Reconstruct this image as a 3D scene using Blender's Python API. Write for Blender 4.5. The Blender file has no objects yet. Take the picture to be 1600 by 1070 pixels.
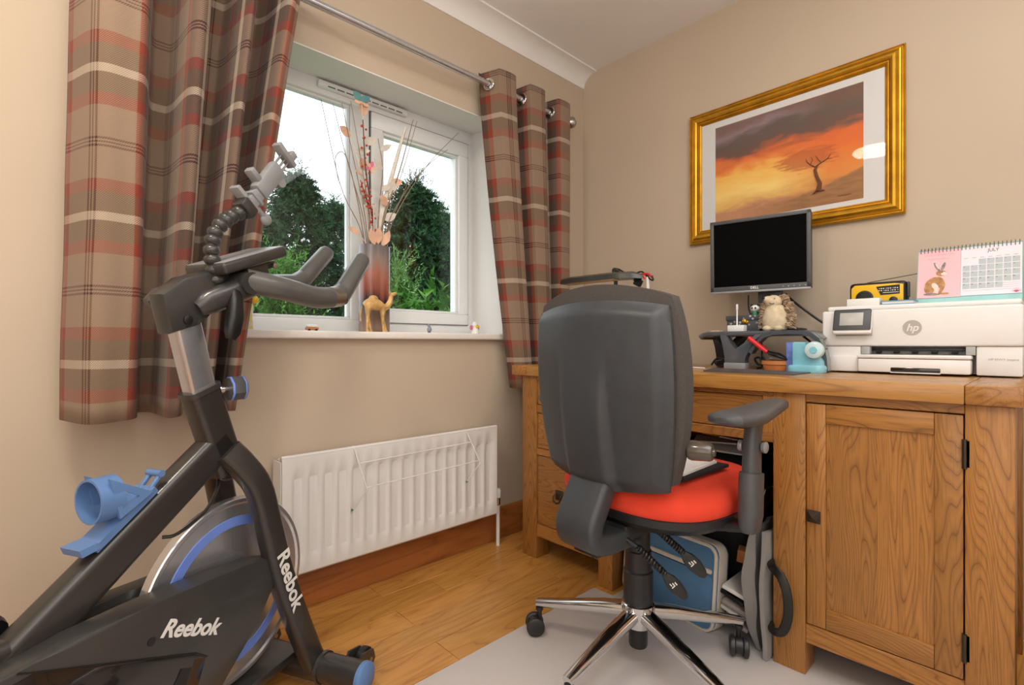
import bpy, bmesh, math, random
import numpy as np
from mathutils import Matrix, Vector, noise as mnoise
sc = bpy.context.scene
PI = math.pi
# ------------------------------------------------------------------ camera, world, lights, exposure
TH = math.radians(46.8)
cam_d = bpy.data.cameras.new('camera'); cam = bpy.data.objects.new('camera', cam_d); sc.collection.objects.link(cam)
cam.location = (0, 0, 0.90); cam.rotation_euler = (PI/2, 0, TH - PI/2)
cam_d.sensor_width = 36; cam_d.lens = 780/1600*36; cam_d.shift_y = 2/1600; cam_d.clip_start = .02
sc.camera = cam
sc.view_settings.view_transform = 'Standard'; sc.view_settings.look = 'None'
sc.view_settings.gamma = 1; sc.view_settings.use_curve_mapping = False; sc.view_settings.exposure = 0.20
w = bpy.data.worlds.new('overcast_sky'); sc.world = w; w.use_nodes = True
bg = w.node_tree.nodes['Background']; bg.inputs[0].default_value = (.90, .95, 1, 1); bg.inputs[1].default_value = 1.8
def area(name, loc, rot, sx, sy, power, col):
    d = bpy.data.lights.new(name, 'AREA'); d.shape = 'RECTANGLE'; d.size = sx; d.size_y = sy; d.energy = power; d.color = col
    o = bpy.data.objects.new(name, d); sc.collection.objects.link(o); o.location = loc; o.rotation_euler = rot; return o
area('back_fill_light', (-.42, -.86, 1.35), (-PI/2, 0, PI), 2.0, 1.7, 12, (1, .98, .96))  # added fill light by the solid back wall, no doorway there
area('upward_fill_light', (.1, -.45, 1.55), (PI, 0, 0), .6, .6, 11, (1, 1, 1))  # added upward fill that brightens the ceiling, no flash unit behind it
area('side_fill_light', (-1.55, -.15, 1.3), (0, -PI/2, 0), 1.7, 1.2, 8, (1, .985, .97))  # added soft fill from the unseen side wall, not a real source
area('top_fill_light', (.75, -.25, 2.34), (0, 0, 0), 1.7, 1.0, 17, (1, .98, .95))  # added downward fill under the ceiling, stands in for bounced light
LAMP_STRENGTH = 52
# ------------------------------------------------------------------ helpers
col = sc.collection
WM = {}; LOCAL = set()
def lin(h):
    h = h.lstrip('#'); v = [int(h[i:i+2], 16)/255 for i in (0, 2, 4)]
    return tuple(x/12.92 if x <= .04045 else ((x+.055)/1.055)**2.4 for x in v) + (1,)
class NT:
    def __init__(s, name):
        s.m = bpy.data.materials.new(name); s.m.use_nodes = True; s.t = s.m.node_tree; s.b = s.t.nodes['Principled BSDF']
        s.out = s.t.nodes['Material Output']
    def n(s, typ, **k):
        x = s.t.nodes.new(typ)
        for a, v in k.items(): setattr(x, a, v)
        return x
    def l(s, a, b): s.t.links.new(a, b)
    def math(s, op, a, b=None, c=None):
        x = s.n('ShaderNodeMath', operation=op)
        for i, v in enumerate((a, b, c)):
            if v is None: continue
            if isinstance(v, (int, float)): x.inputs[i].default_value = v
            else: s.l(v, x.inputs[i])
        return x.outputs[0]
    def ramp(s, fac, stops, interp='LINEAR'):
        x = s.n('ShaderNodeValToRGB'); r = x.color_ramp; r.interpolation = interp
        while len(r.elements) < len(stops): r.elements.new(.5)
        for e, (p, c) in zip(r.elements, stops): e.position = p; e.color = lin(c) if isinstance(c, str) else c
        s.l(fac, x.inputs[0]); return x.outputs[0]
    def mix(s, f, a, b, mode='MIX'):
        x = s.n('ShaderNodeMix', data_type='RGBA', blend_type=mode)
        for i, v in ((0, f), (6, a), (7, b)):
            if isinstance(v, (int, float)): x.inputs[i].default_value = v
            elif isinstance(v, str): x.inputs[i].default_value = lin(v)
            elif isinstance(v, tuple): x.inputs[i].default_value = v
            else: s.l(v, x.inputs[i])
        return x.outputs[2]
    def noise(s, vec, scale, detail=3, rough=.5, dist=0):
        x = s.n('ShaderNodeTexNoise'); x.inputs['Scale'].default_value = scale; x.inputs['Detail'].default_value = detail
        x.inputs['Roughness'].default_value = rough; x.inputs['Distortion'].default_value = dist
        if vec is not None: s.l(vec, x.inputs['Vector'])
        return x.outputs['Fac']
    def obj(s, scale=(1, 1, 1), src='Object'):
        t = s.n('ShaderNodeTexCoord'); m = s.n('ShaderNodeMapping'); m.inputs['Scale'].default_value = scale
        s.l(t.outputs[src], m.inputs[0]); return m.outputs[0]
    def bump(s, h, strength=.2, dist=.002):
        x = s.n('ShaderNodeBump'); x.inputs['Strength'].default_value = strength; x.inputs['Distance'].default_value = dist
        s.l(h, x.inputs['Height']); s.l(x.outputs[0], s.b.inputs['Normal'])
    def set(s, **k):
        for a, v in k.items():
            i = s.b.inputs[a.replace('_', ' ')]
            if isinstance(v, str): i.default_value = lin(v)
            elif hasattr(v, 'links'): s.l(v, i)
            else: i.default_value = v
        return s
def mat(name, c, rough=.5, metal=0, var=.06, scale=30, bump=0, bscale=200, coat=0, **k):
    """procedural material: base colour with a faint noise variation, optional fine bump"""
    s = NT(name); v = s.obj()
    n = s.noise(v, scale, 3)
    base = lin(c); lo = tuple(x*(1-var) for x in base[:3]) + (1,); hi = tuple(min(1, x*(1+var)) for x in base[:3]) + (1,)
    s.l(s.ramp(n, [(.3, lo), (.7, hi)]), s.b.inputs['Base Color'])
    s.set(Roughness=rough, Metallic=metal, Coat_Weight=coat, **k)
    if bump: s.bump(s.noise(v, bscale, 2), bump, .001)
    return s.m
def wood(name, light, mid, dark, axis='Z', rings=9, rough=.42, tone=.14, fine=1.0, coat=.12):
    s = NT(name); st = {'X': (.11, 1, 1), 'Y': (1, .11, 1), 'Z': (1, 1, .11)}[axis]
    sp = {'X': (.05, 1, 1), 'Y': (1, .05, 1), 'Z': (1, 1, .05)}[axis]
    t = s.n('ShaderNodeTexCoord'); oi = s.n('ShaderNodeObjectInfo')
    off = s.n('ShaderNodeVectorMath', operation='SCALE'); off.inputs[0].default_value = (7.3, 5.1, 9.7); s.l(oi.outputs['Random'], off.inputs['Scale'])
    add = s.n('ShaderNodeVectorMath', operation='ADD'); s.l(t.outputs['Object'], add.inputs[0]); s.l(off.outputs[0], add.inputs[1])
    def mp(sc_):
        m = s.n('ShaderNodeMapping'); m.inputs['Scale'].default_value = sc_; s.l(add.outputs[0], m.inputs[0]); return m.outputs[0]
    n1 = s.noise(mp(st), 8.5, 2, .45, .25)
    ring = s.math('FRACT', s.math('MULTIPLY', n1, rings))
    pore = s.noise(mp(sp), 240*fine, 2, .6)
    patch = s.noise(mp(st), 2.2, 2)
    c = s.ramp(ring, [(0, mid), (.5, light), (.84, mid), (.93, dark), (1, mid)])
    c = s.mix(s.math('MULTIPLY', s.ramp(pore, [(.50, (0, 0, 0, 1)), (.66, (1, 1, 1, 1))]), .45), c, dark)
    c = s.mix(.35, c, s.ramp(patch, [(.3, mid), (.7, light)]))
    h = s.n('ShaderNodeHueSaturation'); s.l(c, h.inputs['Color'])
    s.l(s.math('MULTIPLY_ADD', oi.outputs['Random'], 2*tone, 1-tone), h.inputs['Value'])
    s.l(h.outputs[0], s.b.inputs['Base Color']); s.set(Roughness=rough, Coat_Weight=coat, Coat_Roughness=.25)
    s.bump(s.math('ADD', pore, s.math('MULTIPLY', ring, .4)), .12, .0006)
    return s.m
def V(*a): return Vector(a)
def catmull(pts, n=6):
    P = [Vector(p) for p in pts]; P = [P[0]*2-P[1]] + P + [P[-1]*2-P[-2]]; out = []
    for i in range(1, len(P)-2):
        for k in range(n):
            t = k/n; a, b, c, d = P[i-1:i+3]
            out.append(.5*((2*b)+(c-a)*t+(2*a-5*b+4*c-d)*t*t+(3*b-a-3*c+d)*t**3))
    out.append(P[-2]); return out
def circ(r, n=10, ry=None): return [(r*math.cos(2*PI*i/n), (ry or r)*math.sin(2*PI*i/n)) for i in range(n)]
def rrect(w, h, r, n=3):
    o = []
    for cx, cy, a in ((w/2-r, h/2-r, 0), (-w/2+r, h/2-r, PI/2), (-w/2+r, -h/2+r, PI), (w/2-r, -h/2+r, 1.5*PI)):
        for i in range(n+1): o.append((cx+r*math.cos(a+PI/2*i/n), cy+r*math.sin(a+PI/2*i/n)))
    return o
class B:
    def __init__(s): s.bm = bmesh.new()
    def box(s, x0, x1, y0, y1, z0, z1, bev=0, seg=2, M=None):
        vs = [s.bm.verts.new((x, y, z)) for x in (x0, x1) for y in (y0, y1) for z in (z0, z1)]
        fs = [s.bm.faces.new([vs[i] for i in q]) for q in ((0, 1, 3, 2), (4, 6, 7, 5), (0, 4, 5, 1), (2, 3, 7, 6), (0, 2, 6, 4), (1, 5, 7, 3))]
        if bev:
            es = list({e for f in fs for e in f.edges}); r = bmesh.ops.bevel(s.bm, geom=es, offset=bev, segments=seg, affect='EDGES', profile=.5)
            vs = list({v for f in r['faces'] for v in f.verts} | {v for v in vs if v.is_valid})
        if M is not None: bmesh.ops.transform(s.bm, matrix=M, verts=vs)
        return s
    def obox(s, c, size, rot=(0, 0, 0), bev=0, seg=2):
        from mathutils import Euler
        M = Matrix.Translation(c) @ Euler(rot).to_matrix().to_4x4()
        a, b, d = (x/2 for x in size); return s.box(-a, a, -b, b, -d, d, bev, seg, M)
    def rings(s, R, close=True, caps=True):
        V_ = [[s.bm.verts.new(p) for p in r] for r in R]; n = len(R[0])
        for a, b in zip(V_, V_[1:]):
            for i in range(n if close else n-1):
                j = (i+1) % n; s.bm.faces.new((a[i], a[j], b[j], b[i]))
        if caps and close: s.bm.faces.new(V_[0][::-1]); s.bm.faces.new(V_[-1])
        return s
    def sweep(s, pts, prof, up=None, scale=None, caps=True):
        P = [Vector(p) for p in pts]; n = len(P); R = []; T = []
        for i in range(n): T.append((P[min(i+1, n-1)]-P[max(i-1, 0)]).normalized())
        if up is None:
            u = T[0].orthogonal().normalized()
        for i in range(n):
            t = T[i]
            if up is None:
                u = (u-t*u.dot(t)).normalized(); sd = t.cross(u)
                a, b = sd, u
            else:
                a = t.cross(Vector(up)).normalized(); b = a.cross(t).normalized()
            k = scale[i] if scale else 1
            kx, ky = k if isinstance(k, tuple) else (k, k)
            R.append([P[i]+a*(x*kx)+b*(y*ky) for x, y in prof])
        return s.rings(R, True, caps)
    def tube(s, pts, r, n=8):
        if isinstance(r, (int, float)): return s.sweep(pts, circ(r, n))
        return s.sweep(pts, circ(1, n), scale=list(r))
    def lathe(s, prof, c=(0, 0, 0), axis=(0, 0, 1), n=20):
        q = Vector((0, 0, 1)).rotation_difference(Vector(axis).normalized()); c = Vector(c)
        R = [[c+q @ Vector((max(r, 1e-5)*math.cos(2*PI*i/n), max(r, 1e-5)*math.sin(2*PI*i/n), z)) for i in range(n)] for r, z in prof]
        return s.rings(R)
    def ball(s, c, r, n=10, sc_=(1, 1, 1), rot=None):
        M = Matrix.Translation(c) @ (rot or Matrix()) @ Matrix.Diagonal((*sc_, 1))
        bmesh.ops.create_uvsphere(s.bm, u_segments=n, v_segments=max(6, n*2//3), radius=r, matrix=M); return s
    def ico(s, c, r, sub=1, sc_=(1, 1, 1), rot=None):
        M = Matrix.Translation(c) @ (rot or Matrix()) @ Matrix.Diagonal((*sc_, 1))
        bmesh.ops.create_icosphere(s.bm, subdivisions=sub, radius=r, matrix=M); return s
    def prism(s, poly, O, X, Y, depth, bev=0):
        O, X, Y = Vector(O), Vector(X).normalized(), Vector(Y).normalized(); N = X.cross(Y)
        a = [O+X*x+Y*y for x, y in poly]; b = [p+N*depth for p in a]
        va = [s.bm.verts.new(p) for p in a]; vb = [s.bm.verts.new(p) for p in b]; n = len(poly)
        fs = [s.bm.faces.new(va[::-1]), s.bm.faces.new(vb)]
        for i in range(n): fs.append(s.bm.faces.new((va[i], va[(i+1) % n], vb[(i+1) % n], vb[i])))
        if bev:
            es = list({e for e in fs[1].edges} | {e for e in fs[0].edges})
            bmesh.ops.bevel(s.bm, geom=es, offset=bev, segments=2, affect='EDGES', profile=.5)
        return s
    def grid(s, f, nu, nv, thick=None, uv=None):
        """open sheet f(u, v) -> point"""
        g = [[s.bm.verts.new(f(i/nu, j/nv)) for j in range(nv+1)] for i in range(nu+1)]
        ul = s.bm.loops.layers.uv.verify() if uv else None
        for i in range(nu):
            for j in range(nv):
                fc = s.bm.faces.new((g[i][j], g[i+1][j], g[i+1][j+1], g[i][j+1]))
                if uv:
                    for lp, (a, b) in zip(fc.loops, ((i, j), (i+1, j), (i+1, j+1), (i, j+1))): lp[ul].uv = uv(a/nu, b/nv)
        return s
    def shell(s, fa, fb, nu, nv):
        """closed solid between two sheets with the same rim"""
        A = [[s.bm.verts.new(fa(i/nu, j/nv)) for j in range(nv+1)] for i in range(nu+1)]
        C = [[s.bm.verts.new(fb(i/nu, j/nv)) for j in range(nv+1)] for i in range(nu+1)]
        for i in range(nu):
            for j in range(nv):
                s.bm.faces.new((A[i][j], A[i+1][j], A[i+1][j+1], A[i][j+1])); s.bm.faces.new((C[i][j+1], C[i+1][j+1], C[i+1][j], C[i][j]))
        rim = [(i, 0) for i in range(nu)] + [(nu, j) for j in range(nv)] + [(i, nv) for i in range(nu, 0, -1)] + [(0, j) for j in range(nv, 0, -1)]
        for (a, b), (c, d) in zip(rim, rim[1:]+rim[:1]): s.bm.faces.new((A[a][b], C[a][b], C[c][d], A[c][d]))
        return s
    def mesh(s, name, sharp=38, m=None):
        bmesh.ops.recalc_face_normals(s.bm, faces=s.bm.faces[:])
        me = bpy.data.meshes.new(name); s.bm.to_mesh(me); s.bm.free()
        me.polygons.foreach_set('use_smooth', [True]*len(me.polygons)); me.set_sharp_from_angle(angle=math.radians(sharp))
        if m: me.materials.append(m)
        return me
def tag(o, label=None, cat=None, group=None, kind=None):
    for k, v in (('label', label), ('category', cat), ('group', group), ('kind', kind)):
        if v: o[k] = v
    return o
def T(name, label, cat, loc=(0, 0, 0), rz=0, group=None, local=False, kind=None):
    o = bpy.data.objects.new(name, None); col.objects.link(o); o.location = loc; o.rotation_euler = (0, 0, rz); o.empty_display_size = .05
    WM[o] = Matrix.Translation(loc) @ Matrix.Rotation(rz, 4, 'Z')
    if local: LOCAL.add(o)
    return tag(o, label, cat, group, kind)
def P(name, b, m, parent, label=None, sharp=38, kind=None):
    me = b.mesh(name, sharp, m) if isinstance(b, B) else b
    o = bpy.data.objects.new(name, me); col.objects.link(o)
    if parent is not None:
        o.parent = parent
        if parent in LOCAL: LOCAL.add(o); WM[o] = WM[parent]
        else: o.matrix_parent_inverse = WM[parent].inverted(); WM[o] = Matrix()
    else: WM[o] = Matrix()
    return tag(o, label, kind=kind)
def S(name, label, cat, b, m, group=None, kind=None, sharp=38):
    me = b.mesh(name, sharp, m); co = np.empty(len(me.vertices)*3); me.vertices.foreach_get('co', co); co = co.reshape(-1, 3)
    c = np.array([(co[:, 0].min()+co[:, 0].max())/2, (co[:, 1].min()+co[:, 1].max())/2, co[:, 2].min()])
    me.vertices.foreach_set('co', (co-c).ravel()); o = bpy.data.objects.new(name, me); col.objects.link(o); o.location = c
    WM[o] = Matrix.Translation(c); return tag(o, label, cat, group, kind)
def struct(name, b, m, parent=None, kind='structure'): return P(name, b, m, parent, kind=kind if parent is None else None)
def frame(o, X, Y):
    X, Y = Vector(X).normalized(), Vector(Y).normalized(); Z = X.cross(Y).normalized(); Y = Z.cross(X)
    return Matrix(((X.x, Y.x, Z.x, o[0]), (X.y, Y.y, Z.y, o[1]), (X.z, Y.z, Z.z, o[2]), (0, 0, 0, 1)))
def text(name, s, size, m, parent, M, shear=0, xs=1, extrude=.0004, bold=0, align='CENTER', label=None, items=None):
    """flat lettering as mesh; items = [(string, dx, dy)] joins several words"""
    bm = bmesh.new()
    for st, dx, dy in (items or [(s, 0, 0)]):
        c = bpy.data.curves.new('lettering', 'FONT'); c.body = st; c.size = size; c.extrude = extrude; c.shear = shear; c.offset = bold
        c.align_x = align; c.align_y = 'CENTER'; c.resolution_u = 4
        o = bpy.data.objects.new('lettering', c); col.objects.link(o); me = bpy.data.meshes.new_from_object(o); bpy.data.objects.remove(o); bpy.data.curves.remove(c)
        me.transform(Matrix.Translation((dx, dy, 0)) @ Matrix.Diagonal((xs, 1, 1, 1))); bm.from_mesh(me); bpy.data.meshes.remove(me)
    bmesh.ops.transform(bm, matrix=M, verts=bm.verts[:])
    b = B(); b.bm.free(); b.bm = bm
    return P(name, b, m, parent, label)
rnd = random.Random(5)
# ------------------------------------------------------------------ materials
M = {}
def wallmat(name, c):
    s = NT(name); v = s.obj(); n = s.noise(v, 1.5, 2); b0 = lin(c)
    s.l(s.ramp(n, [(.3, tuple(x*.97 for x in b0[:3])+(1,)), (.7, tuple(x*1.03 for x in b0[:3])+(1,))]), s.b.inputs['Base Color'])
    s.set(Roughness=.75, Specular_IOR_Level=.3); s.bump(s.noise(v, 300, 2), .05, .0006); return s.m
M['wall'] = wallmat('beige_wall_paint', '#c5b4a0'); M['pale_wall'] = wallmat('pale_cream_wall_paint', '#dcd5ca')
M['white_wall'] = wallmat('white_reveal_paint', '#e9e8e6')
M['ceiling'] = wallmat('white_ceiling_paint', '#eeedec')
M['upvc'] = mat('white_upvc', '#eef0f1', .25, var=.01, coat=.2)
M['sill'] = mat('white_sill_gloss', '#efeae4', .3, var=.02)
M['gasket'] = mat('grey_gasket', '#6c6d6e', .7)
M['vent_slot'] = mat('vent_slot_dark', '#5a5a58', .8)
M['oak'] = wood('oak_along_z', '#ac7638', '#94622c', '#523014', 'Z', 52)
M['oak_y'] = wood('oak_along_y', '#ac7638', '#94622c', '#523014', 'Y', 46)
M['oak_top'] = wood('oak_top_along_y', '#b98644', '#aa7638', '#74481e', 'Y', 22, rough=.3, tone=.07, coat=.3)
M['oak_x'] = wood('oak_end_along_x', '#ad7a3e', '#96632e', '#6a401b', 'X', 22, rough=.32, tone=.08, coat=.3)
M['plank'] = wood('floor_plank_oak', '#d0994f', '#c08540', '#986029', 'X', 12, rough=.34, tone=.12, fine=.7, coat=.2)
M['skirt'] = wood('red_brown_skirting', '#ad6a34', '#9a582c', '#75401c', 'X', 8, rough=.4, tone=.04)
M['joint'] = mat('floor_joint_dark', '#3a2413', .9)
M['radiator'] = mat('white_radiator_enamel', '#e4e2df', .35, var=.01, coat=.15)
M['chrome'] = mat('chrome', '#d9d9d9', .07, 1, var=.02)
M['post_chrome'] = mat('satin_chrome', '#c6c9d0', .22, .85, var=.05)
M['wheel_chrome'] = mat('polished_flywheel_steel', '#d2d3d6', .24, .85, var=.04)
M['steel'] = mat('brushed_steel', '#b5b5b3', .28, 1, var=.05)
M['bike'] = mat('black_satin_frame_paint', '#2f2c2a', .33, 0, var=.05, coat=.25, bump=.03, bscale=900)
M['bike_matt'] = mat('black_moulded_plastic', '#353433', .33, var=.08, bump=.05, bscale=700, coat=.25)
M['bike_gloss'] = mat('smoked_gloss_plastic', '#221e1b', .1, var=.1, coat=.6)
M['grip'] = mat('grey_foam_grip', '#565655', .34, var=.05, bump=.03, bscale=900, coat=.25)
M['grey_plastic'] = mat('translucent_grey_plastic', '#8d8f92', .35, var=.06)
M['blue'] = mat('cornflower_blue_plastic', '#5d80b2', .4, var=.04)
M['blue_ring'] = mat('blue_flywheel_ring', '#6d8ad8', .4, var=.03)
M['letter_white'] = mat('white_lettering', '#dcdad6', .5, var=.01)
M['chair_plastic'] = mat('charcoal_textured_plastic', '#383b3f', .42, var=.08, bump=.25, bscale=700)
M['chair_black'] = mat('black_smooth_plastic', '#232425', .35, var=.08)
M['pad'] = mat('grey_armrest_polyurethane', '#4c4d4f', .42, var=.05, bump=.1, bscale=700)
M['chair_fabric'] = mat('charcoal_wool_fabric', '#4b4644', .95, var=.25, scale=500, bump=.5, bscale=900)
M['red_fabric'] = mat('red_orange_seat_fabric', '#e8442a', .9, var=.04, bump=.2, bscale=900)
M['black'] = mat('black_plastic', '#141414', .4)
M['black_cloth'] = mat('black_nylon_cloth', '#151517', .8, var=.2, bump=.3, bscale=400)
M['dark_metal'] = mat('antique_dark_metal', '#4f463c', .38, .85, var=.15)
M['white'] = mat('white_plastic', '#eceae8', .35, var=.01, coat=.1)
M['paper'] = mat('white_paper', '#e8e4e0', .8, var=.03)
M['grey_paper'] = mat('grey_print_paper', '#a59a93', .6, var=.35, scale=14)
M['printer'] = mat('white_printer_plastic', '#e9e7e5', .38, var=.01)
M['printer_grey'] = mat('grey_printer_plastic', '#a9a8a6', .4)
M['screen'] = mat('black_monitor_screen', '#050505', .55, var=0, Specular_IOR_Level=.04)
M['bezel'] = mat('dark_grey_bezel', '#4a4b4d', .4)
M['silver'] = mat('silver_bezel', '#96979a', .35, .3)
M['gold'] = mat('gilt_frame', '#c8962c', .3, .8, var=.18, scale=18)
M['mount'] = mat('white_picture_mount', '#d6d5d4', .7, var=.01)
M['yellow'] = mat('yellow_radio_plastic', '#eebc1e', .4, var=.03)
M['lid_grey'] = mat('dark_stand_plastic', '#50555c', .16, var=.08, coat=.5)
M['aqua'] = mat('sky_blue_plastic', '#86c6d8', .25, var=.05, coat=.2)
M['terracotta'] = mat('terracotta_clay', '#c98048', .7, var=.1)
M['red'] = mat('bright_red_rubber', '#dc2a30', .4)
M['bag_blue'] = mat('slate_blue_nylon', '#507ba2', .75, var=.12, scale=12, bump=.3, bscale=60)
M['bag_cream'] = mat('cream_piping', '#d8cfc2', .8, var=.06)
M['grey_cloth'] = mat('grey_polyester_cloth', '#908d8a', .85, var=.08, scale=10, bump=.2, bscale=40)
M['cream_fur'] = mat('cream_plush', '#d3c1a4', .95, var=.14, scale=60, bump=.6, bscale=300)
M['brown_fur'] = mat('brown_tufted_plush', '#a89078', .95, var=.45, scale=60, bump=.6, bscale=300)
M['camel'] = mat('gilded_camel_brown', '#cda465', .35, 0, var=.35, scale=40)
M['glass_wire'] = mat('white_coated_wire', '#e6e4e0', .4)
M['green_tip'] = mat('green_tip', '#3f7b66', .5)
# ------------------------------------------------------------------ room shell
XD, YW, X0, Y0, ZC = 2.168, 1.737, -1.6, -.9, 2.37
HX0, HX1, HZ0, HZ1, WY = .30, 1.573, .932, 1.924, 1.965       # window opening and frame plane
b = B()
b.box(X0-.2, HX0, YW, YW+.3, 0, ZC+.1).box(HX1, XD+.2, YW, YW+.3, 0, ZC+.1).box(HX0, HX1, YW, YW+.3, 0, HZ0-.012).box(HX0, HX1, YW, YW+.3, HZ1+.04, ZC+.1)
b.prism([(YW, HZ1), (YW+.3, HZ1+.04), (YW, HZ1+.04)], (HX0, 0, 0), (0, 1, 0), (0, 0, 1), HX1-HX0)
struct('wall_left', b, M['wall'])
struct('wall_right', B().box(XD, XD+.2, Y0-.2, YW, 0, ZC+.1), M['wall'])
struct('wall_back', B().box(X0-.2, XD, Y0-.2, Y0, 0, ZC+.1), M['pale_wall'])
struct('wall_side', B().box(X0-.2, X0, Y0, YW, 0, ZC+.1), M['pale_wall'])
struct('ceiling', B().box(X0, XD, Y0, YW, ZC, ZC+.1), M['ceiling'])
# coving: concave quarter profile with a small bead
cv = [(0, -.07), (.006, -.07)] + [(.008+.075*(1-math.cos(a)), -.066+.058*math.sin(a)) for a in [i*PI/12 for i in range(7)]] + [(.092, -.008), (.092, 0), (0, 0)]
struct('trim_1', B().prism(cv, (X0, YW, ZC), (0, -1, 0), (0, 0, 1), -(XD-X0)), M['ceiling'])
struct('trim_2', B().prism(cv, (XD, Y0, ZC), (-1, 0, 0), (0, 0, 1), -(YW-Y0)), M['ceiling'])
# floor: dark base + planks
fl = struct('floor', B().box(X0, XD, Y0, YW, -.06, -.012), M['joint'])
pitch = .118
ends = {0: [.88, 2.05], 1: [.07, 1.073], 2: [.867, 1.75], 3: [.25, 1.45], 4: [-.25, .865, 1.9], 5: [.5, 1.35], 6: [.1, 1.1], 7: [.66, 1.8], 8: [.3, 1.3], 9: [0, .9, 1.7]}
y1 = 1.728; row = 0
while y1 > Y0:
    y0 = max(Y0, y1-pitch if row else 1.611)
    cuts = [X0] + [c for c in ends.get(row, [-.4+.37*(row % 4), .6+.21*(row % 3), 1.7])] + [XD]
    for a, c in zip(cuts, cuts[1:]):
        P('plank', B().box(a+.0007, c-.0007, y0+.0006, y1-.0006, -.012, 0, .0006, 1), M['plank'], fl)
    y1 = y0; row += 1
struct('baseboard_left', B().prism([(0, 0), (.018, 0), (.018, .118), (.012, .134), (.004, .14), (0, .14)], (X0, YW, .002), (0, -1, 0), (0, 0, 1), -(XD-X0)), M['skirt'])
struct('baseboard_right', B().prism([(0, 0), (.018, 0), (.018, .118), (.012, .134), (.004, .14), (0, .14)], (XD, Y0, .002), (-1, 0, 0), (0, 0, 1), -(YW-.018-Y0)), M['skirt'])
# ------------------------------------------------------------------ window
wn = T('window_1', None, None, (HX0, WY, HZ0), kind='structure')
P('reveal', B().prism([(0, 0), (.302, 0), (.302, HZ1+.04-HZ0), (0, HZ1-HZ0)], (HX1, YW-.001, HZ0), (0, 1, 0), (0, 0, 1), -.004), M['white_wall'], wn)
P('reveal', B().prism([(0, 0), (.302, 0), (.302, HZ1+.04-HZ0), (0, HZ1-HZ0)], (HX0, YW-.001, HZ0), (0, 1, 0), (0, 0, 1), .004), M['white_wall'], wn)
P('soffit', B().prism([(0, 0), (.302, .04), (.302, .036), (0, -.004)], (HX0, YW-.001, HZ1), (0, 1, 0), (0, 0, 1), HX1-HX0), M['white_wall'], wn)
P('window_sill', B().box(.18, 1.66, 1.703, WY+.03, .918, .945, .006, 3), M['sill'], wn)
FZ0, FZ1 = .945, 1.957; fy0, fy1 = WY, WY+.065
P('frame_rail', B().box(HX0, HX1, fy0, fy1, FZ0, 1.0, .004), M['upvc'], wn)
P('frame_rail', B().box(HX0, HX1, fy0, fy1, 1.893, FZ1, .004), M['upvc'], wn)
P('frame_post', B().box(HX0, HX0+.065, fy0, fy1, .999, 1.894, .004), M['upvc'], wn)
P('frame_post', B().box(HX1-.035, HX1, fy0, fy1, .999, 1.894, .004), M['upvc'], wn)
P('mullion', B().box(.93, 1.012, fy0, fy1, .999, 1.894, .004), M['upvc'], wn)
# opening sash, proud of the frame
sx0, sx1, sz0, sz1, sy = 1.016, 1.536, .992, 1.888, WY-.012
for a in ((sx0-.003, sx1+.003, sz0-.003, sz0+.02), (sx0-.003, sx1+.003, sz1-.02, sz1+.003), (sx0-.003, sx0+.02, sz0+.019, sz1-.019), (sx1-.02, sx1+.003, sz0+.019, sz1-.019)):
    P('sash_gasket', B().box(a[0], a[1], sy+.006, sy+.02, a[2], a[3]), M['gasket'], wn)
for a in ((sx0, sx1, sz0, sz0+.052), (sx0, sx1, sz1-.068, sz1), (sx0, sx0+.055, sz0+.051, sz1-.067), (sx1-.055, sx1, sz0+.051, sz1-.067)):
    P('sash_frame', B().box(a[0], a[1], sy, fy1, a[2], a[3], .005), M['upvc'], wn)
def bead(x0, x1, z0, z1, y):
    for a in ((x0, x1, z0, z0+.012), (x0, x1, z1-.012, z1), (x0, x0+.012, z0+.011, z1-.011), (x1-.012, x1, z0+.011, z1-.011)):
        P('glazing_bead', B().box(a[0], a[1], y, y+.02, a[2], a[3], .003, 1), M['upvc'], wn)
bead(HX0+.065, .93, 1.0, 1.893, fy0+.012); bead(sx0+.055, sx1-.055, sz0+.052, sz1-.068, sy+.014)
gl = NT('window_glass'); gl.t.nodes.remove(gl.b)
mx = gl.n('ShaderNodeMixShader'); tr = gl.n('ShaderNodeBsdfTransparent'); gs = gl.n('ShaderNodeBsdfGlossy'); gs.inputs['Roughness'].default_value = .02
tr.inputs[0].default_value = (.97, .99, .98, 1); fr = gl.n('ShaderNodeLayerWeight')
gl.l(gl.math('MULTIPLY_ADD', gl.math('POWER', fr.outputs['Facing'], 5), .9, .025), mx.inputs[0]); gl.l(tr.outputs[0], mx.inputs[1]); gl.l(gs.outputs[0], mx.inputs[2]); gl.l(mx.outputs[0], gl.out.inputs[0]); M['glass'] = gl.m
P('pane', B().box(HX0+.06, .935, fy0+.034, fy0+.038, .995, 1.898), M['glass'], wn)
P('pane', B().box(sx0+.05, sx1-.05, sy+.036, sy+.04, sz0+.047, sz1-.063), M['glass'], wn)
tv = P('trickle_vent', B().box(.785, 1.185, WY-.026, WY, 1.914, 1.938, .005), M['upvc'], wn)
for i in range(9):
    P('vent_slot', B().box(.822+i*.038, .852+i*.038, WY-.0275, WY-.02, 1.917, 1.921), M['vent_slot'], tv)
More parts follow.
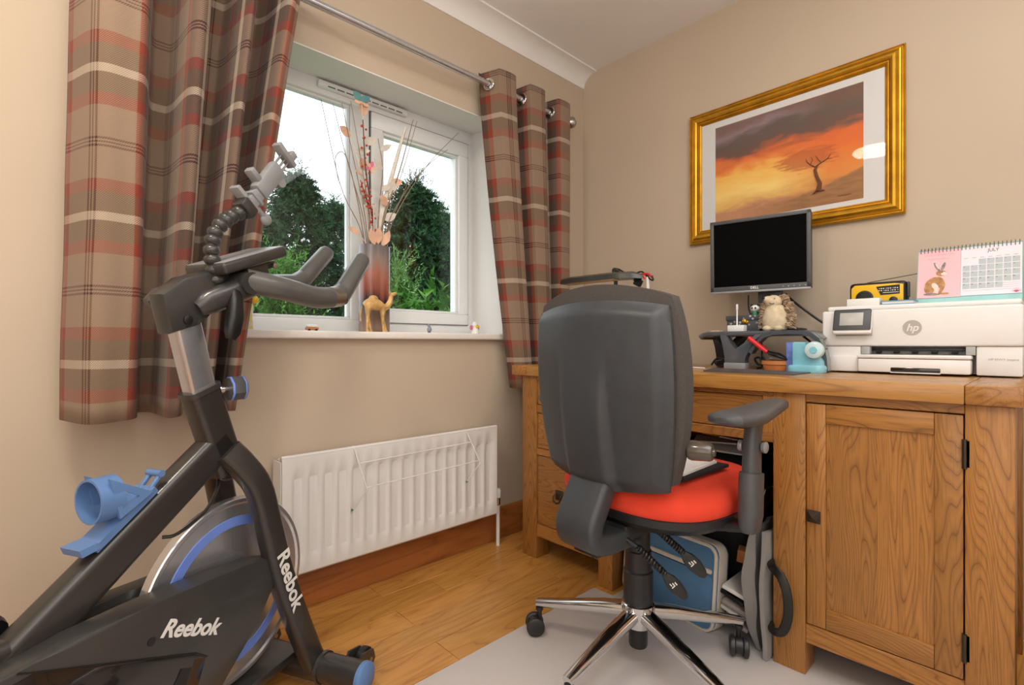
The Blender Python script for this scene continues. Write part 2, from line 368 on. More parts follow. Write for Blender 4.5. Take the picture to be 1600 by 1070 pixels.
# ------------------------------------------------------------------ trees and shrubs beyond the window
def leafmat(name, a, c, d):
    s = NT(name); n = s.noise(s.obj(), 7, 4, .65); s.l(s.ramp(n, [(.3, a), (.55, c), (.75, d)]), s.b.inputs['Base Color']); s.set(Roughness=.6, Specular_IOR_Level=.25); return s.m
M['conifer'] = leafmat('dark_conifer_green', '#16301b', '#254b2b', '#4a7443')
M['conifer2'] = leafmat('blue_green_conifer', '#1a3823', '#2c5735', '#557f59')
M['weeping'] = leafmat('pale_weeping_conifer', '#3c5f2e', '#628f48', '#9cc078')
M['shrub'] = leafmat('bright_shrub_green', '#2e5e1d', '#508a2e', '#8cb858')
M['bark'] = mat('tree_bark', '#3d3025', .9, var=.3, scale=20, bump=.5, bscale=40)
def sprays(rs, base, dirs, length, nleaf, leaf_l, leaf_w, droop, jit=.35):
    """feathery sprays: every spray is a curved spine with small pointed leaves along both sides"""
    n = len(base); t = np.linspace(.12, 1, nleaf)[None, :, None]
    L = (length*(.6+.8*rs.rand(n)))[:, None, None]
    spine = base[:, None, :]+dirs[:, None, :]*t*L; spine[:, :, 2] -= droop*(t[:, :, 0]**2)*L[:, :, 0]
    side = rs.randn(n, nleaf, 3)*jit + dirs[:, None, :]*.9
    up = np.cross(dirs, rs.randn(n, 3)); up /= np.linalg.norm(up, axis=1, keepdims=True)+1e-9
    sgn = np.where(np.arange(nleaf) % 2 == 0, 1, -1)[None, :, None]
    ld = side + up[:, None, :]*sgn*.8; ld[:, :, 2] -= droop*.6; ld /= np.linalg.norm(ld, axis=2, keepdims=True)
    wd = np.cross(ld, rs.randn(n, nleaf, 3)); wd /= np.linalg.norm(wd, axis=2, keepdims=True)+1e-9
    ll = leaf_l*(.6+.8*rs.rand(n, nleaf, 1))*(1.15-.6*t)
    a = spine - wd*leaf_w*.5; c = spine+wd*leaf_w*.5; tip = spine+ld*ll
    return np.stack([a, c, tip], 2).reshape(-1, 3)
def leafmesh(name, v, m):
    k = len(v)//3; me = bpy.data.meshes.new(name); me.vertices.add(len(v)); me.vertices.foreach_set('co', v.astype(np.float32).ravel())
    me.loops.add(len(v)); me.loops.foreach_set('vertex_index', np.arange(len(v), dtype=np.int32)); me.polygons.add(k)
    me.polygons.foreach_set('loop_start', np.arange(0, len(v), 3, dtype=np.int32)); me.update(calc_edges=True); me.materials.append(m); return me
def conifer(x, y, ztop, rad, label, m, seed, n=2600, droop=.45, ll=.09, up=.35, z0=-.35):
    rs = np.random.RandomState(seed); H = ztop-z0
    t = T('conifer_tree', label, 'tree', (x, y, z0), group='evergreens outside the window')
    P('trunk', B().tube([(x, y, z0), (x+.03, y, z0+H*.5), (x, y, ztop-.12)], [.07, .045, .008], 6), M['bark'], t)
    # tiers of boughs with gaps, pointed and uneven outline
    h = rs.rand(n)**.8; th = rs.rand(n)*2*PI
    lob = 1+.16*np.sin(3*th+seed)+.22*np.sin(h*23+2*th)
    r = 1.12*rad*(1-h)**.95*lob*(.35+.65*rs.rand(n)**.5)
    base = np.stack([x+r*np.cos(th), y+r*np.sin(th), z0+H*(.02+.93*h)], 1)
    d = np.stack([np.cos(th), np.sin(th), up+.6*h+.3*rs.randn(n)], 1)+rs.randn(n, 3)*.25; d /= np.linalg.norm(d, axis=1, keepdims=True)
    v = sprays(rs, base, d, (.46*min(1, rad+.1))*(1-.45*h), 24, ll, .02, droop)
    k = 130; hh = .70+.30*rs.rand(k)                                  # thin leaders at the tip
    bt = np.stack([x+rs.randn(k)*.09*(1.05-hh)*4, y+rs.randn(k)*.09*(1.05-hh)*4, z0+H*hh], 1); dt = np.stack([rs.randn(k)*.45, rs.randn(k)*.45, np.ones(k)*.8], 1); dt /= np.linalg.norm(dt, axis=1, keepdims=True)
    v = np.concatenate([v, sprays(rs, bt, dt, np.full(k, .26), 12, .06, .012, .1)])
    P('foliage', leafmesh('foliage', v, m), m, t, kind='stuff'); return t
struct('garden_ground', B().box(-3, 9, 2.2, 11, -.45, -.35), M['weeping'])
def shrub(x, y, z0, h, rad, label, seed):
    rs = np.random.RandomState(seed); t = T('broadleaf_shrub', label, 'shrub', (x, y, z0))
    b = B(); n = 340
    for i in range(7): a = i*.9; b.tube([(x, y, z0), (x+rad*.5*math.cos(a), y+rad*.5*math.sin(a), z0+h*.8)], [.012, .006], 5)
    P('stem', b, M['bark'], t)
    th = rs.rand(n)*2*PI; q = rs.rand(n); base = np.stack([x+rad*np.sqrt(q)*np.cos(th), y+rad*np.sqrt(q)*np.sin(th), z0+h*(.25+.65*rs.rand(n))*(1-.35*q)], 1)
    d = np.stack([np.cos(th)*.6, np.sin(th)*.6, np.ones(n)], 1)+rs.randn(n, 3)*.35; d /= np.linalg.norm(d, axis=1, keepdims=True)
    P('foliage', leafmesh('foliage', sprays(rs, base, d, np.full(n, .16), 9, .085, .03, .1, .5), M['shrub']), M['shrub'], t, kind='stuff')
conifer(2.603, 7.155, 3.36, 1.05, 'tall dark conifer peaking highest in the left window pane', M['conifer'], 1, 1900)
conifer(3.868, 8.854, 3.56, 1.05, 'dark conifer showing just left of the window mullion', M['conifer2'], 2, 1800)
conifer(1.55, 5.40, 2.20, .75, 'dark conifer half hidden behind the left tartan curtain', M['conifer'], 3, 1300)
conifer(3.255, 5.175, 2.86, .95, 'pointed conifer peaking highest in the right window pane', M['conifer'], 4, 2000)
conifer(4.77, 6.77, 3.12, 1.10, 'slim conifer second peak in the right window pane', M['conifer2'], 6, 1900)
conifer(6.42, 8.37, 3.50, 1.20, 'dark conifer at the right edge of the right window pane', M['conifer'], 7, 1700)
conifer(5.33, 10.64, 3.70, 1.20, 'far conifer glimpsed behind the mullion and the vase', M['conifer'], 10, 1500)
conifer(2.117, 3.636, 1.50, .45, 'pale drooping conifer directly right of the vase', M['weeping'], 8, 520, droop=.9, ll=.085, up=0)
conifer(1.254, 3.761, 1.45, .30, 'light green young pine beside the bike console', M['shrub'], 9, 330, droop=.0, ll=.07, up=.9)
shrub(1.76, 2.66, -.35, 1.78, .36, 'bright green leafy shrub low in the right window pane', 11)
# ------------------------------------------------------------------ ceiling lamp (its disc is what the picture glass reflects)
em = NT('lit_lamp_diffuser'); em.set(Base_Color='#fff6e6', Emission_Color='#fff3df', Emission_Strength=LAMP_STRENGTH)
lp = T('ceiling_lamp', 'round flush white ceiling lamp reflected in the picture glass', 'lamp', (-.19, .85, ZC))
P('lamp_base', B().lathe([(0, 0), (.175, 0), (.175, -.03), (.15, -.036), (0, -.036)], (-.19, .85, ZC), n=32), M['white'], lp)
P('diffuser', B().lathe([(0, -.034), (.148, -.034), (.142, -.05), (.1, -.062), (0, -.068)], (-.19, .85, ZC), n=32), em.m, lp)
# ------------------------------------------------------------------ curtain pole and curtains
pl = T('curtain_pole', 'chrome curtain pole above the window with a ball finial', 'curtain pole', (1.0, 1.65, 2.03))
P('pole', B().tube([(-.42, 1.65, 2.027), (1.935, 1.65, 2.027)], .0135, 14), M['post_chrome'], pl)
P('finial', B().lathe([(.015, -.012), (.018, 0), (.013, .006), (.024, .016), (.03, .032), (.024, .048), (.0, .058)], (1.93, 1.65, 2.027), (1, 0, 0), 18), M['steel'], pl)
P('bracket', B().tube([(1.66, YW, 2.0), (1.66, 1.70, 2.005), (1.66, 1.66, 2.012)], .006, 8).lathe([(.02, 0), (.02, .006), (0, .008)], (1.66, YW-.0005, 2.0), (0, -1, 0)), M['steel'], pl)
tw = NT('tartan_weave'); uvn = tw.n('ShaderNodeUVMap'); sep = tw.n('ShaderNodeSeparateXYZ'); tw.l(uvn.outputs[0], sep.inputs[0])
PER = .355
def sett(olive, red, rw, tan='#9c8571', dk='#553732'):
    return [(0, '#cdbda9'), (.03, olive), (.165, red), (.165+rw, tan), (.468, dk), (.482, tan), (.493, dk), (.507, tan), (.518, dk), (.532, tan), (.835-rw, red), (.835, olive), (.97, '#cdbda9')]
warp = tw.ramp(tw.math('FRACT', tw.math('DIVIDE', sep.outputs[0], PER)), sett('#4f3b3a', '#9a4431', .068), 'CONSTANT')
weft = tw.ramp(tw.math('FRACT', tw.math('DIVIDE', sep.outputs[1], PER)), sett('#6f5c4b', '#94493a', .088), 'CONSTANT')
twl = tw.math('SINE', tw.math('MULTIPLY', tw.math('ADD', sep.outputs[0], sep.outputs[1]), 1150))
fac = tw.math('MULTIPLY_ADD', twl, .3, .5)
cc = tw.mix(fac, warp, weft); fine = tw.noise(uvn.outputs[0], 700, 2); cc = tw.mix(.25, cc, tw.mix(fine, '#000000', '#ffffff'), 'SOFT_LIGHT')
tw.l(cc, tw.b.inputs['Base Color']); tw.set(Roughness=.95, Specular_IOR_Level=.1, Sheen_Weight=.15); tw.bump(twl, .25, .0006)
trl = tw.n('ShaderNodeBsdfTranslucent'); tw.l(cc, trl.inputs[0]); mxs = tw.n('ShaderNodeMixShader'); mxs.inputs[0].default_value = .16
tw.l(tw.b.outputs[0], mxs.inputs[1]); tw.l(trl.outputs[0], mxs.inputs[2]); tw.l(mxs.outputs[0], tw.out.inputs[0]); M['tartan'] = tw.m
def plan(pts, n=10): return catmull([(x, y, 0) for x, y in pts], n)
def curtain(name, label, top, bot, ztop, zbot, uoff, voff, mid=None, ease=1.0, holes=(), n=10, hem=None):
    pt, pb = plan(top, n), plan(bot, n); pm = plan(mid, n) if mid else None; N = len(pt)-1
    arc = [0]
    for i in range(N): arc.append(arc[-1]+(pt[i+1]-pt[i]).length)
    nv = 34
    def f(u, v):
        i = round(u*N); t = v**ease
        p = pt[i].lerp(pb[i], t)
        if pm:
            k = 4*v*(1-v); m2 = (pt[i]+pb[i])/2; p = p+(pm[i]-m2)*k
        z = ztop+(zbot-ztop)*v
        wob = .006*mnoise.noise(Vector((u*9, v*4, 3)))
        return Vector((p.x+wob*.6, min(p.y+wob, 1.7), z+(.012*mnoise.noise(Vector((u*7, 1, 1))) if v > .97 else 0)))
    t = T(name, label, 'curtain', ((top[0][0]+top[-1][0])/2, 1.64, zbot))
    b = B().grid(f, N, nv, uv=lambda u, v: (arc[round(u*N)]+uoff, v*(ztop-zbot)+voff))
    o = P('curtain_cloth', b, M['tartan'], t, sharp=80)
    sm = o.modifiers.new('thickness', 'SOLIDIFY'); sm.thickness = .0025; sm.offset = 0
    for (x, y, ax) in holes:
        P('eyelet', B().lathe([(.015, -.004), (.024, -.005), (.027, -.002), (.027, .002), (.024, .005), (.015, .004), (.015, -.004)], (x, y, 2.027), ax, 22), M['chrome'], t)
    return t
yl, yh = 1.535, 1.69
curtain('curtain', 'wide grey and red tartan curtain hanging left of the exercise bike window',
        [(.055, 1.66), (.10, yl+.012), (.17, yl), (.205, yl+.02), (.235, yh), (.285, yh), (.31, yl), (.345, yl), (.375, yh), (.42, yh), (.445, yl+.01), (.47, yl+.01), (.495, yh), (.53, yh-.02), (.555, yl), (.592, yl+.012)],
        [(.030, 1.665), (.075, yl+.01), (.13, yl), (.168, yl+.02), (.185, yh), (.22, yh), (.235, yl), (.263, yl), (.278, yh), (.295, yh), (.308, yl), (.328, yl), (.342, yh), (.358, yh-.02), (.368, yl+.01), (.393, yl+.02)],
        2.09, .712, .0586, .181, ease=.95)
curtain('curtain', 'narrower tartan curtain gathered right of the window behind the desk',
        [(1.388, 1.69), (1.4, 1.685), (1.425, 1.62), (1.44, 1.602), (1.525, 1.6), (1.545, 1.67), (1.56, 1.69), (1.6, 1.688), (1.617, 1.62), (1.632, 1.602), (1.715, 1.6), (1.735, 1.67), (1.75, 1.69), (1.79, 1.688), (1.81, 1.62), (1.825, 1.602), (1.9, 1.605), (1.92, 1.65)],
        [(1.558, 1.674), (1.5663, 1.6709), (1.5835, 1.6306), (1.5939, 1.6195), (1.6525, 1.6182), (1.6663, 1.6616), (1.6767, 1.674), (1.7043, 1.6728), (1.716, 1.6306), (1.7264, 1.6195), (1.7836, 1.6182), (1.7974, 1.6616), (1.8078, 1.674), (1.8354, 1.6728), (1.8492, 1.6306), (1.8595, 1.6195), (1.9113, 1.6213), (1.9251, 1.6492)],
        2.085, .70, .03, .163, ease=1.25, holes=[(1.409, 1.648, (-.93, -.36, 0)), (1.607, 1.648, (-.96, -.28, 0)), (1.799, 1.648, (-.96, -.28, 0))])
# ------------------------------------------------------------------ radiator
rd = T('radiator', 'white ribbed panel radiator under the window', 'radiator', (1.0, 1.69, .15))
RX0, RX1, RZ0, RZ1, RY = .548, 1.452, .158, .535, 1.642
NR = 17; xs = []
wv = (RX1-RX0-.05)/NR
for k in range(NR):
    x = RX0+.025+k*wv; xs += [(x, 0), (x+wv*.18, 0), (x+wv*.34, 1), (x+wv*.80, 1), (x+wv*.96, 0)]
xs = [(RX0, 0)]+xs+[(RX1, 0)]
zs = [(RZ0, 0), (RZ0+.045, 0), (RZ0+.06, 1), (RZ1-.075, 1), (RZ1-.055, 0), (RZ1, 0)]
b = B(); g = [[b.bm.verts.new((x, RY+.013*a*c, z)) for z, c in zs] for x, a in xs]
for i in range(len(xs)-1):
    for j in range(len(zs)-1): b.bm.faces.new((g[i][j], g[i+1][j], g[i+1][j+1], g[i][j+1]))
b.box(RX0, RX1, RY+.011, RY+.03, RZ0, RZ1)
b.sweep([(RX0, RY+.008, RZ1), (RX1, RY+.008, RZ1)], rrect(.018, .012, .005)); b.sweep([(RX0, RY+.008, RZ0), (RX1, RY+.008, RZ0)], rrect(.018, .010, .004))
P('front_panel', b, M['radiator'], rd, sharp=50)
P('rear_panel', B().box(RX0+.01, RX1+.004, RY+.062, RY+.082, RZ0, RZ1-.012, .004), M['radiator'], rd)
P('top_grille', B().box(RX0+.006, RX1-.006, RY+.03, RY+.062, RZ1-.016, RZ1-.01), M['radiator'], rd)
P('side_cover', B().box(RX1-.002, RX1+.002, RY+.006, RY+.08, RZ0+.01, RZ1-.012, .001, 1), M['radiator'], rd)
P('side_cover', B().box(RX0-.002, RX0+.002, RY+.006, RY+.08, RZ0+.01, RZ1-.012, .001, 1), M['radiator'], rd)
vl = P('valve', B().lathe([(.009, -.02), (.011, -.01), (.011, .012), (.008, .014)], (1.482, 1.67, .20), n=14).tube([(1.45, 1.67, .205), (1.482, 1.67, .205)], .007, 8), M['chrome'], rd)
P('valve_cap', B().lathe([(.012, .214), (.0125, .245), (.009, .254), (0, .256)], (1.482, 1.67, 0), n=14), M['white'], vl)
P('pipe', B().tube([(1.482, 1.67, .18), (1.482, 1.67, .0)], .0085, 10), M['radiator'], rd)
ar = T('clothes_airer', 'white wire clothes airer hooked over the radiator', 'airer', (1.05, 1.60, .33))
wr = .0023
for q in ([(.789, 1.668, .526), (.789, 1.652, .5425), (.789, 1.636, .53), (.809, 1.585, .40), (.778, 1.634, .327)], [(1.282, 1.668, .526), (1.282, 1.652, .5425), (1.282, 1.636, .53), (1.311, 1.585, .41), (1.278, 1.634, .33)]):
    arm = P('wire_arm', B().tube(q, wr, 6), M['glass_wire'], ar); P('rubber_tip', B().ball(q[-1], .0045, 8), M['green_tip'], arm, 'small green tip')
P('wire_rail', B().tube([(.800, 1.619, .487), (1.290, 1.619, .494)], wr, 6), M['glass_wire'], ar)
P('wire_rail', B().tube([(.808, 1.588, .407), (1.309, 1.589, .420)], wr, 6), M['glass_wire'], ar)
# ------------------------------------------------------------------ vase, dried stems and sill ornaments
SZ = .945
vs = NT('glazed_vase'); co = vs.obj(); sp = vs.n('ShaderNodeSeparateXYZ'); vs.l(co, sp.inputs[0])
drip = vs.noise(vs.obj((26, 26, 2.0)), 1.2, 3, .6); zz = vs.math('ADD', vs.math('MULTIPLY', sp.outputs[2], 2.86), vs.math('MULTIPLY_ADD', drip, .5, -.25))
vs.l(vs.ramp(zz, [(0, '#9a7c6c'), (.22, '#74655f'), (.34, '#2c2626'), (.46, '#8a4c3c'), (.66, '#a86a58'), (.84, '#8f7d78'), (1, '#6d6a6b')]), vs.b.inputs['Base Color']); vs.set(Roughness=.25, Coat_Weight=.4)
vx, vy = .972, 1.845
S('vase', 'tall drip glazed brown and grey vase on the window sill', 'vase',
  B().sweep([(vx, vy, SZ+z) for z in (0, .004, .34, .347, .347, .30)], rrect(.118, .09, .035, 5), up=(0, 1, 0), scale=[.96, 1, 1, .99, .90, .88]), vs.m)
M['twig_pale'] = mat('bleached_twig', '#e2d9cd', .8, var=.12); M['twig_brown'] = mat('brown_twig', '#8d7a6b', .8, var=.15)
M['twig_dark'] = mat('dark_branch', '#51433c', .8); M['berry'] = mat('red_berry', '#c8402e', .4, var=.15); M['petal'] = mat('peach_petal', '#e3b79b', .7, var=.12)
M['leaf_grey'] = mat('dried_grey_leaf', '#d3cbc0', .8, var=.1); M['teal'] = mat('teal_wing', '#5b8f93', .6, var=.2); M['pinkc'] = mat('pink_petal', '#d7668f', .6)
zb, zr = SZ+.31, SZ+.347
def stem(label, pts, r0, r1, m, extra=None, name='dried_stem'):
    t = T(name, label, 'dried stem', (pts[0][0], pts[0][1], pts[0][2]), group='dried stems in the vase')
    p = catmull(pts, 5); P('stalk', B().tube(p, [r0+(r1-r0)*i/(len(p)-1) for i in range(len(p))], 5), M[m], t)
    if extra: extra(t, p)
    return t
def leaf(t, name, c, d, l, wd, m, nrm=None):
    d = Vector(d).normalized(); n = Vector(nrm or (-.3, -1, .2)); s = d.cross(n).normalized(); c = Vector(c); n = s.cross(d)
    pr = [(0, .12), (.2, .7), (.45, 1), (.75, .7), (1, .05)]
    b = B(); R = [[c+d*(l*a)+s*(wd*k)+n*(.0012), c+d*(l*a)-s*(wd*k)+n*(.0012), c+d*(l*a)-s*(wd*k)-n*.0004, c+d*(l*a)+s*(wd*k)-n*.0004] for a, k in pr]
    b.rings(R); P(name, b, M[m], t)
def berries(t, p):
    for i in range(2, len(p)-1):
        for k in range(2):
            o = Vector((rnd.uniform(-.012, .012), rnd.uniform(-.012, .006), rnd.uniform(-.01, .01)))
            P('berry', B().ico(p[i]+o, rnd.uniform(.0045, .0062), 1), M['berry'], t)
stem('dark branch of red berries standing in the middle of the vase', [(vx, vy, zb), (.955, 1.82, 1.36), (.935, 1.81, 1.46), (.915, 1.81, 1.60), (.905, 1.81, 1.77)], .0035, .002, 'twig_dark', berries, 'berry_branch')
stem('short berry twig branching left low in the vase', [(vx-.01, vy-.01, zb), (.95, 1.81, 1.40), (.915, 1.80, 1.46), (.89, 1.80, 1.53)], .003, .0015, 'twig_dark', lambda t, p: berries(t, p[4:]), 'berry_branch')
def bfly(t, p):
    for sx in (-1, 1):
        leaf(t, 'wing', p[-1], (sx*.8, 0, .7), .045, .016, 'teal'); leaf(t, 'wing', p[-1], (sx*.8, 0, -.25), .032, .012, 'petal')
stem('thin stick topped by a teal butterfly', [(vx-.02, vy+.0, zb), (.935, 1.84, 1.5), (.905, 1.82, 1.845)], .002, .0015, 'twig_pale', bfly, 'butterfly_pick')
def pinkf(t, p):
    for k in range(5): leaf(t, 'petal', p[-1], (math.cos(k*1.26), -.2, math.sin(k*1.26)), .026, .008, 'pinkc' if k % 2 else 'petal')
stem('stalk with a small pink flower', [(vx-.012, vy-.02, zb), (.945, 1.80, 1.42), (.928, 1.79, 1.585)], .002, .0015, 'twig_pale', pinkf, 'flower_pick')
def leafy(t, p):
    for i in range(4, len(p), 3): leaf(t, 'leaf', p[i], (rnd.choice((-1, 1))*.8, -.2, .6), .055, .013, 'leaf_grey')
stem('grey leafed stem rising just right of the mullion', [(vx+.01, vy, zb), (.985, 1.83, 1.45), (.995, 1.82, 1.60), (.975, 1.82, 1.72)], .0025, .0015, 'twig_brown', leafy, 'leafy_stem')
stem('broad pale dried blade leaning right', [(vx+.01, vy+.01, zb), (1.0, 1.84, 1.42), (1.04, 1.83, 1.58), (1.10, 1.82, 1.80)], .015, .006, 'twig_pale', None, 'dried_blade')
stem('reddish tipped blade leaning right beside the broad one', [(vx+.02, vy, zb), (1.0, 1.82, 1.40), (1.07, 1.81, 1.62), (1.125, 1.80, 1.835)], .005, .0015, 'twig_brown', None, 'dried_blade')
def lun(t, p):
    for i in range(6, len(p), 3): leaf(t, 'seed_pod', p[i], (rnd.uniform(-1, 1), -.2, rnd.uniform(-.2, .8)), .055, .019, 'petal' if i % 2 else 'leaf_grey')
stem('papery seed pod stem bending left over the mullion', [(vx-.02, vy, zb), (.935, 1.84, 1.42), (.90, 1.83, 1.60), (.865, 1.83, 1.70)], .003, .0015, 'twig_pale', lun, 'seed_pod_stem')
stem('papery seed pod stem standing upright behind the berries', [(vx, vy+.01, zb), (.955, 1.85, 1.45), (.93, 1.84, 1.62), (.925, 1.84, 1.80)], .003, .0015, 'twig_pale', lun, 'seed_pod_stem')
stem('papery seed pod stem low and right of the berries', [(vx+.015, vy, zb), (1.0, 1.83, 1.38), (1.025, 1.82, 1.48), (1.03, 1.82, 1.55)], .003, .0015, 'twig_pale', lun, 'seed_pod_stem')
def peach(t, p): leaf(t, 'petal', p[-1], (-.9, -.1, .35), .05, .012, 'petal')
stem('short stalk with a peach petal poking out left of the vase', [(vx-.025, vy-.01, zb), (.925, 1.82, 1.29), (.89, 1.81, 1.325)], .002, .0015, 'twig_pale', peach, 'petal_stem')
def bract(t, p):
    for q, d in (((.965, 1.80, 1.295), (-.1, -.3, 1)), ((.985, 1.80, 1.29), (.35, -.3, 1)), ((.95, 1.80, 1.29), (-.5, -.3, 1))): leaf(t, 'petal', q, d, .065, .016, 'petal')
stem('cluster of peach bracts at the mouth of the vase', [(vx, vy-.02, zb), (vx, vy-.03, zr+.01)], .003, .002, 'twig_pale', bract, 'petal_stem')
for lab, pts in (('longest thin wiry twig reaching to the far right', [(vx+.03, vy, zb), (1.06, 1.83, 1.43), (1.20, 1.82, 1.66), (1.367, 1.81, 1.853)]),
                 ('curved wiry twig arching right below the longest one', [(vx+.035, vy+.01, zb), (1.05, 1.84, 1.42), (1.126, 1.83, 1.567), (1.22, 1.82, 1.68), (1.315, 1.82, 1.765)]),
                 ('thin wiry twig reaching to the far upper left', [(vx-.035, vy, zb), (.90, 1.83, 1.36), (.819, 1.82, 1.50), (.745, 1.82, 1.80)]),
                 ('thin twig curling over and hanging down on the left', [(vx-.03, vy+.01, zb), (.90, 1.84, 1.45), (.845, 1.83, 1.62), (.80, 1.82, 1.60), (.811, 1.82, 1.51)]),
                 ('thin upright twig third from the left', [(vx-.03, vy-.01, zb), (.91, 1.83, 1.42), (.84, 1.82, 1.62), (.79, 1.82, 1.80)]),
                 ('thin upright twig fourth from the left', [(vx-.025, vy-.01, zb), (.915, 1.82, 1.42), (.87, 1.82, 1.62), (.825, 1.82, 1.81)]),
                 ('thin twig forking up before the mullion', [(vx-.015, vy-.01, zb), (.93, 1.82, 1.45), (.895, 1.82, 1.65), (.86, 1.82, 1.83)]),
                 ('thin twig leaning right between blade and longest twig', [(vx+.03, vy-.01, zb), (1.02, 1.82, 1.42), (1.09, 1.81, 1.64), (1.15, 1.81, 1.84)]),
                 ('thin twig with pale tip right of the broad blade', [(vx+.025, vy-.015, zb), (1.02, 1.81, 1.40), (1.07, 1.80, 1.50), (1.12, 1.80, 1.62)])):
    stem(lab, pts, .0022, .0011, 'twig_brown', None, 'wiry_twig')
# camel (head turned up to the right)
cm = T('camel_figurine', 'gilded brown camel figurine standing before the vase', 'figurine', (.925, 1.745, SZ))
bd = B()
q = [(.885, 1.755, 1.040), (.895, 1.75, 1.046), (.915, 1.748, 1.052), (.94, 1.744, 1.045), (.958, 1.742, 1.038)]
bd.sweep(catmull(q, 5), circ(1, 10), scale=[.010+.014*math.sin(PI*min(1, .12+.85*i/20)) for i in range(21)])
bd.ball((.917, 1.748, 1.07), .017, 10, (1.15, .8, .9))
bd.tube(catmull([(.952, 1.742, 1.038), (.972, 1.741, 1.045), (.984, 1.74, 1.066), (.988, 1.74, 1.087)], 4), [.015-.0006*i for i in range(13)], 8)
bd.sweep(catmull([(.984, 1.74, 1.086), (.996, 1.74, 1.093), (1.010, 1.74, 1.098)], 4), circ(1, 8), scale=[.006, .009, .0095, .0085, .0075, .007, .007, .0065, .004])
for sy in (-.005, .005): bd.tube([(.985, 1.74+sy, 1.092), (.981, 1.74+sy, 1.103)], [.003, .001], 5)
P('body', bd, M['camel'], cm)
for lx, ly, dx in ((.893, 1.74, -.006), (.898, 1.757, .012), (.950, 1.735, .003), (.955, 1.75, .014)):
    P('leg', B().tube([(lx, ly, 1.04), (lx+dx*.3-.002, ly, .998), (lx+dx, ly, .955), (lx+dx+.003, ly, SZ)], [.012, .0065, .0045, .0065], 8), M['camel'], cm)
P('tail', B().tube([(.872, 1.753, 1.04), (.866, 1.753, 1.01), (.868, 1.753, .985)], [.003, .0025, .003], 6), M['camel'], cm)
yw_ = NT('white_yellow_glaze'); nn = yw_.noise(yw_.obj((1, 1, .35)), 45, 2); yw_.l(yw_.ramp(nn, [(.42, '#e9e6da'), (.5, '#d9cf62'), (.58, '#dcd9d2'), (.68, '#9aa3b4')]), yw_.b.inputs['Base Color']); yw_.set(Roughness=.3); M['yw'] = yw_.m
fg = T('bird_figurine', 'white and yellow glazed ornament half hidden by the handlebar', 'figurine', (.47, 1.77, SZ))
P('body', B().sweep([(.47+dx, 1.775, SZ+z) for dx, z in ((0, 0), (0, .005), (.002, .05), (.006, .085), (.01, .108), (.012, .115))], rrect(.062, .04, .014), up=(0, 1, 0), scale=[.95, 1, .9, .8, .62, .3]), M['yw'], fg)
P('head', B().ball((.502, 1.76, 1.043), .013, 10), M['yellow'], fg, 'yellow round head')
P('foot', B().box(.452, .462, 1.745, 1.765, SZ, SZ+.06, .003), M['yw'], fg)
br = T('miniature_van', 'tiny white and orange camper van ornament on the sill', 'ornament', (.70, 1.79, SZ))
P('van_body', B().box(.678, .722, 1.78, 1.80, SZ+.004, SZ+.014, .003), M['terracotta'], br); P('van_roof', B().box(.68, .718, 1.781, 1.799, SZ+.014, SZ+.024, .004), M['white'], br)
for wx in (.687, .712): P('wheel', B().lathe([(.0045, 0), (.0045, .003)], (wx, 1.7795, SZ+.0045), (0, 1, 0), 10), M['black'], br)
pg = T('bird_ornament', 'tiny grey bird ornament standing right of the camel', 'ornament', (1.19, 1.78, SZ)); M['slate'] = mat('slate_grey_glaze', '#8b93a2', .4, var=.25, scale=90)
P('body', B().lathe([(.003, .004), (.009, .008), (.0105, .016), (.007, .024), (.005, .028)], (1.19, 1.78, SZ), (.12, 0, 1), 12), M['slate'], pg)
P('head', B().ball((1.1885, 1.779, SZ+.032), .0065, 8).tube([(1.185, 1.778, SZ+.032), (1.176, 1.777, SZ+.031)], [.002, .0005], 5), M['slate'], pg)
for s_ in (-.004, .004): P('foot', B().ball((1.19+s_, 1.778, SZ+.003), .003, 6), M['black'], pg)
an = T('angel_figurine', 'small white figurine with yellow flower at the sill right end', 'figurine', (1.457, 1.80, SZ))
P('body', B().lathe([(.019, 0), (.018, .01), (.013, .028), (.010, .034)], (1.457, 1.80, SZ), n=14), M['white'], an); P('head', B().ball((1.455, 1.80, SZ+.043), .014, 10), M['white'], an)
P('flower', B().ball((1.458, 1.786, SZ+.034), .009, 8, (1.2, .5, .9)), M['yellow'], an, 'yellow flower held in front')
for s_ in (-1, 1): P('wing', B().ball((1.457+s_*.02, 1.805, SZ+.03), .011, 8, (.8, .4, 1.1)), M['pinkc'], an, 'pinkish wing')
# ------------------------------------------------------------------ picture
pc = T('framed_picture', 'large gilt framed sunset painting with a lone bare tree', 'picture', (XD, .715, 1.35))
PY0, PY1, PZ0, PZ1 = .324, 1.106, 1.349, 1.930
prof = [(0, 0), (.036, 0), (.037, .008), (.0345, .0135), (.0325, .010), (.0308, .010), (.0290, .0155), (.0265, .0165), (.0255, .0145), (.0205, .022), (.0155, .0225), (.0115, .019), (.0098, .0135), (.0084, .0165), (.0066, .0165), (.0052, .011), (.0034, .0130), (.0012, .010), (0, .007)]
cs = [(PY0, PZ0), (PY1, PZ0), (PY1, PZ1), (PY0, PZ1)]; nx = [1, -1, -1, 1]; nz = [1, 1, -1, -1]; fw = .058
def framebar(i):
    j = (i+1) % 4; b = B(); k = fw/.036
    pr = [(fw-d*k, h) for d, h in prof]
    R = [[(XD-.006-h*1.1, cs[q][0]+nx[q]*d, cs[q][1]+nz[q]*d) for d, h in pr] for q in (i, j)]
    return b.rings(R)
for i in range(4): P('frame_rail', framebar(i), M['gold'], pc, sharp=25)
P('picture_mount', B().box(XD-.014, XD-.004, PY0+.04, PY1-.04, PZ0+.04, PZ1-.04), M['mount'], pc)
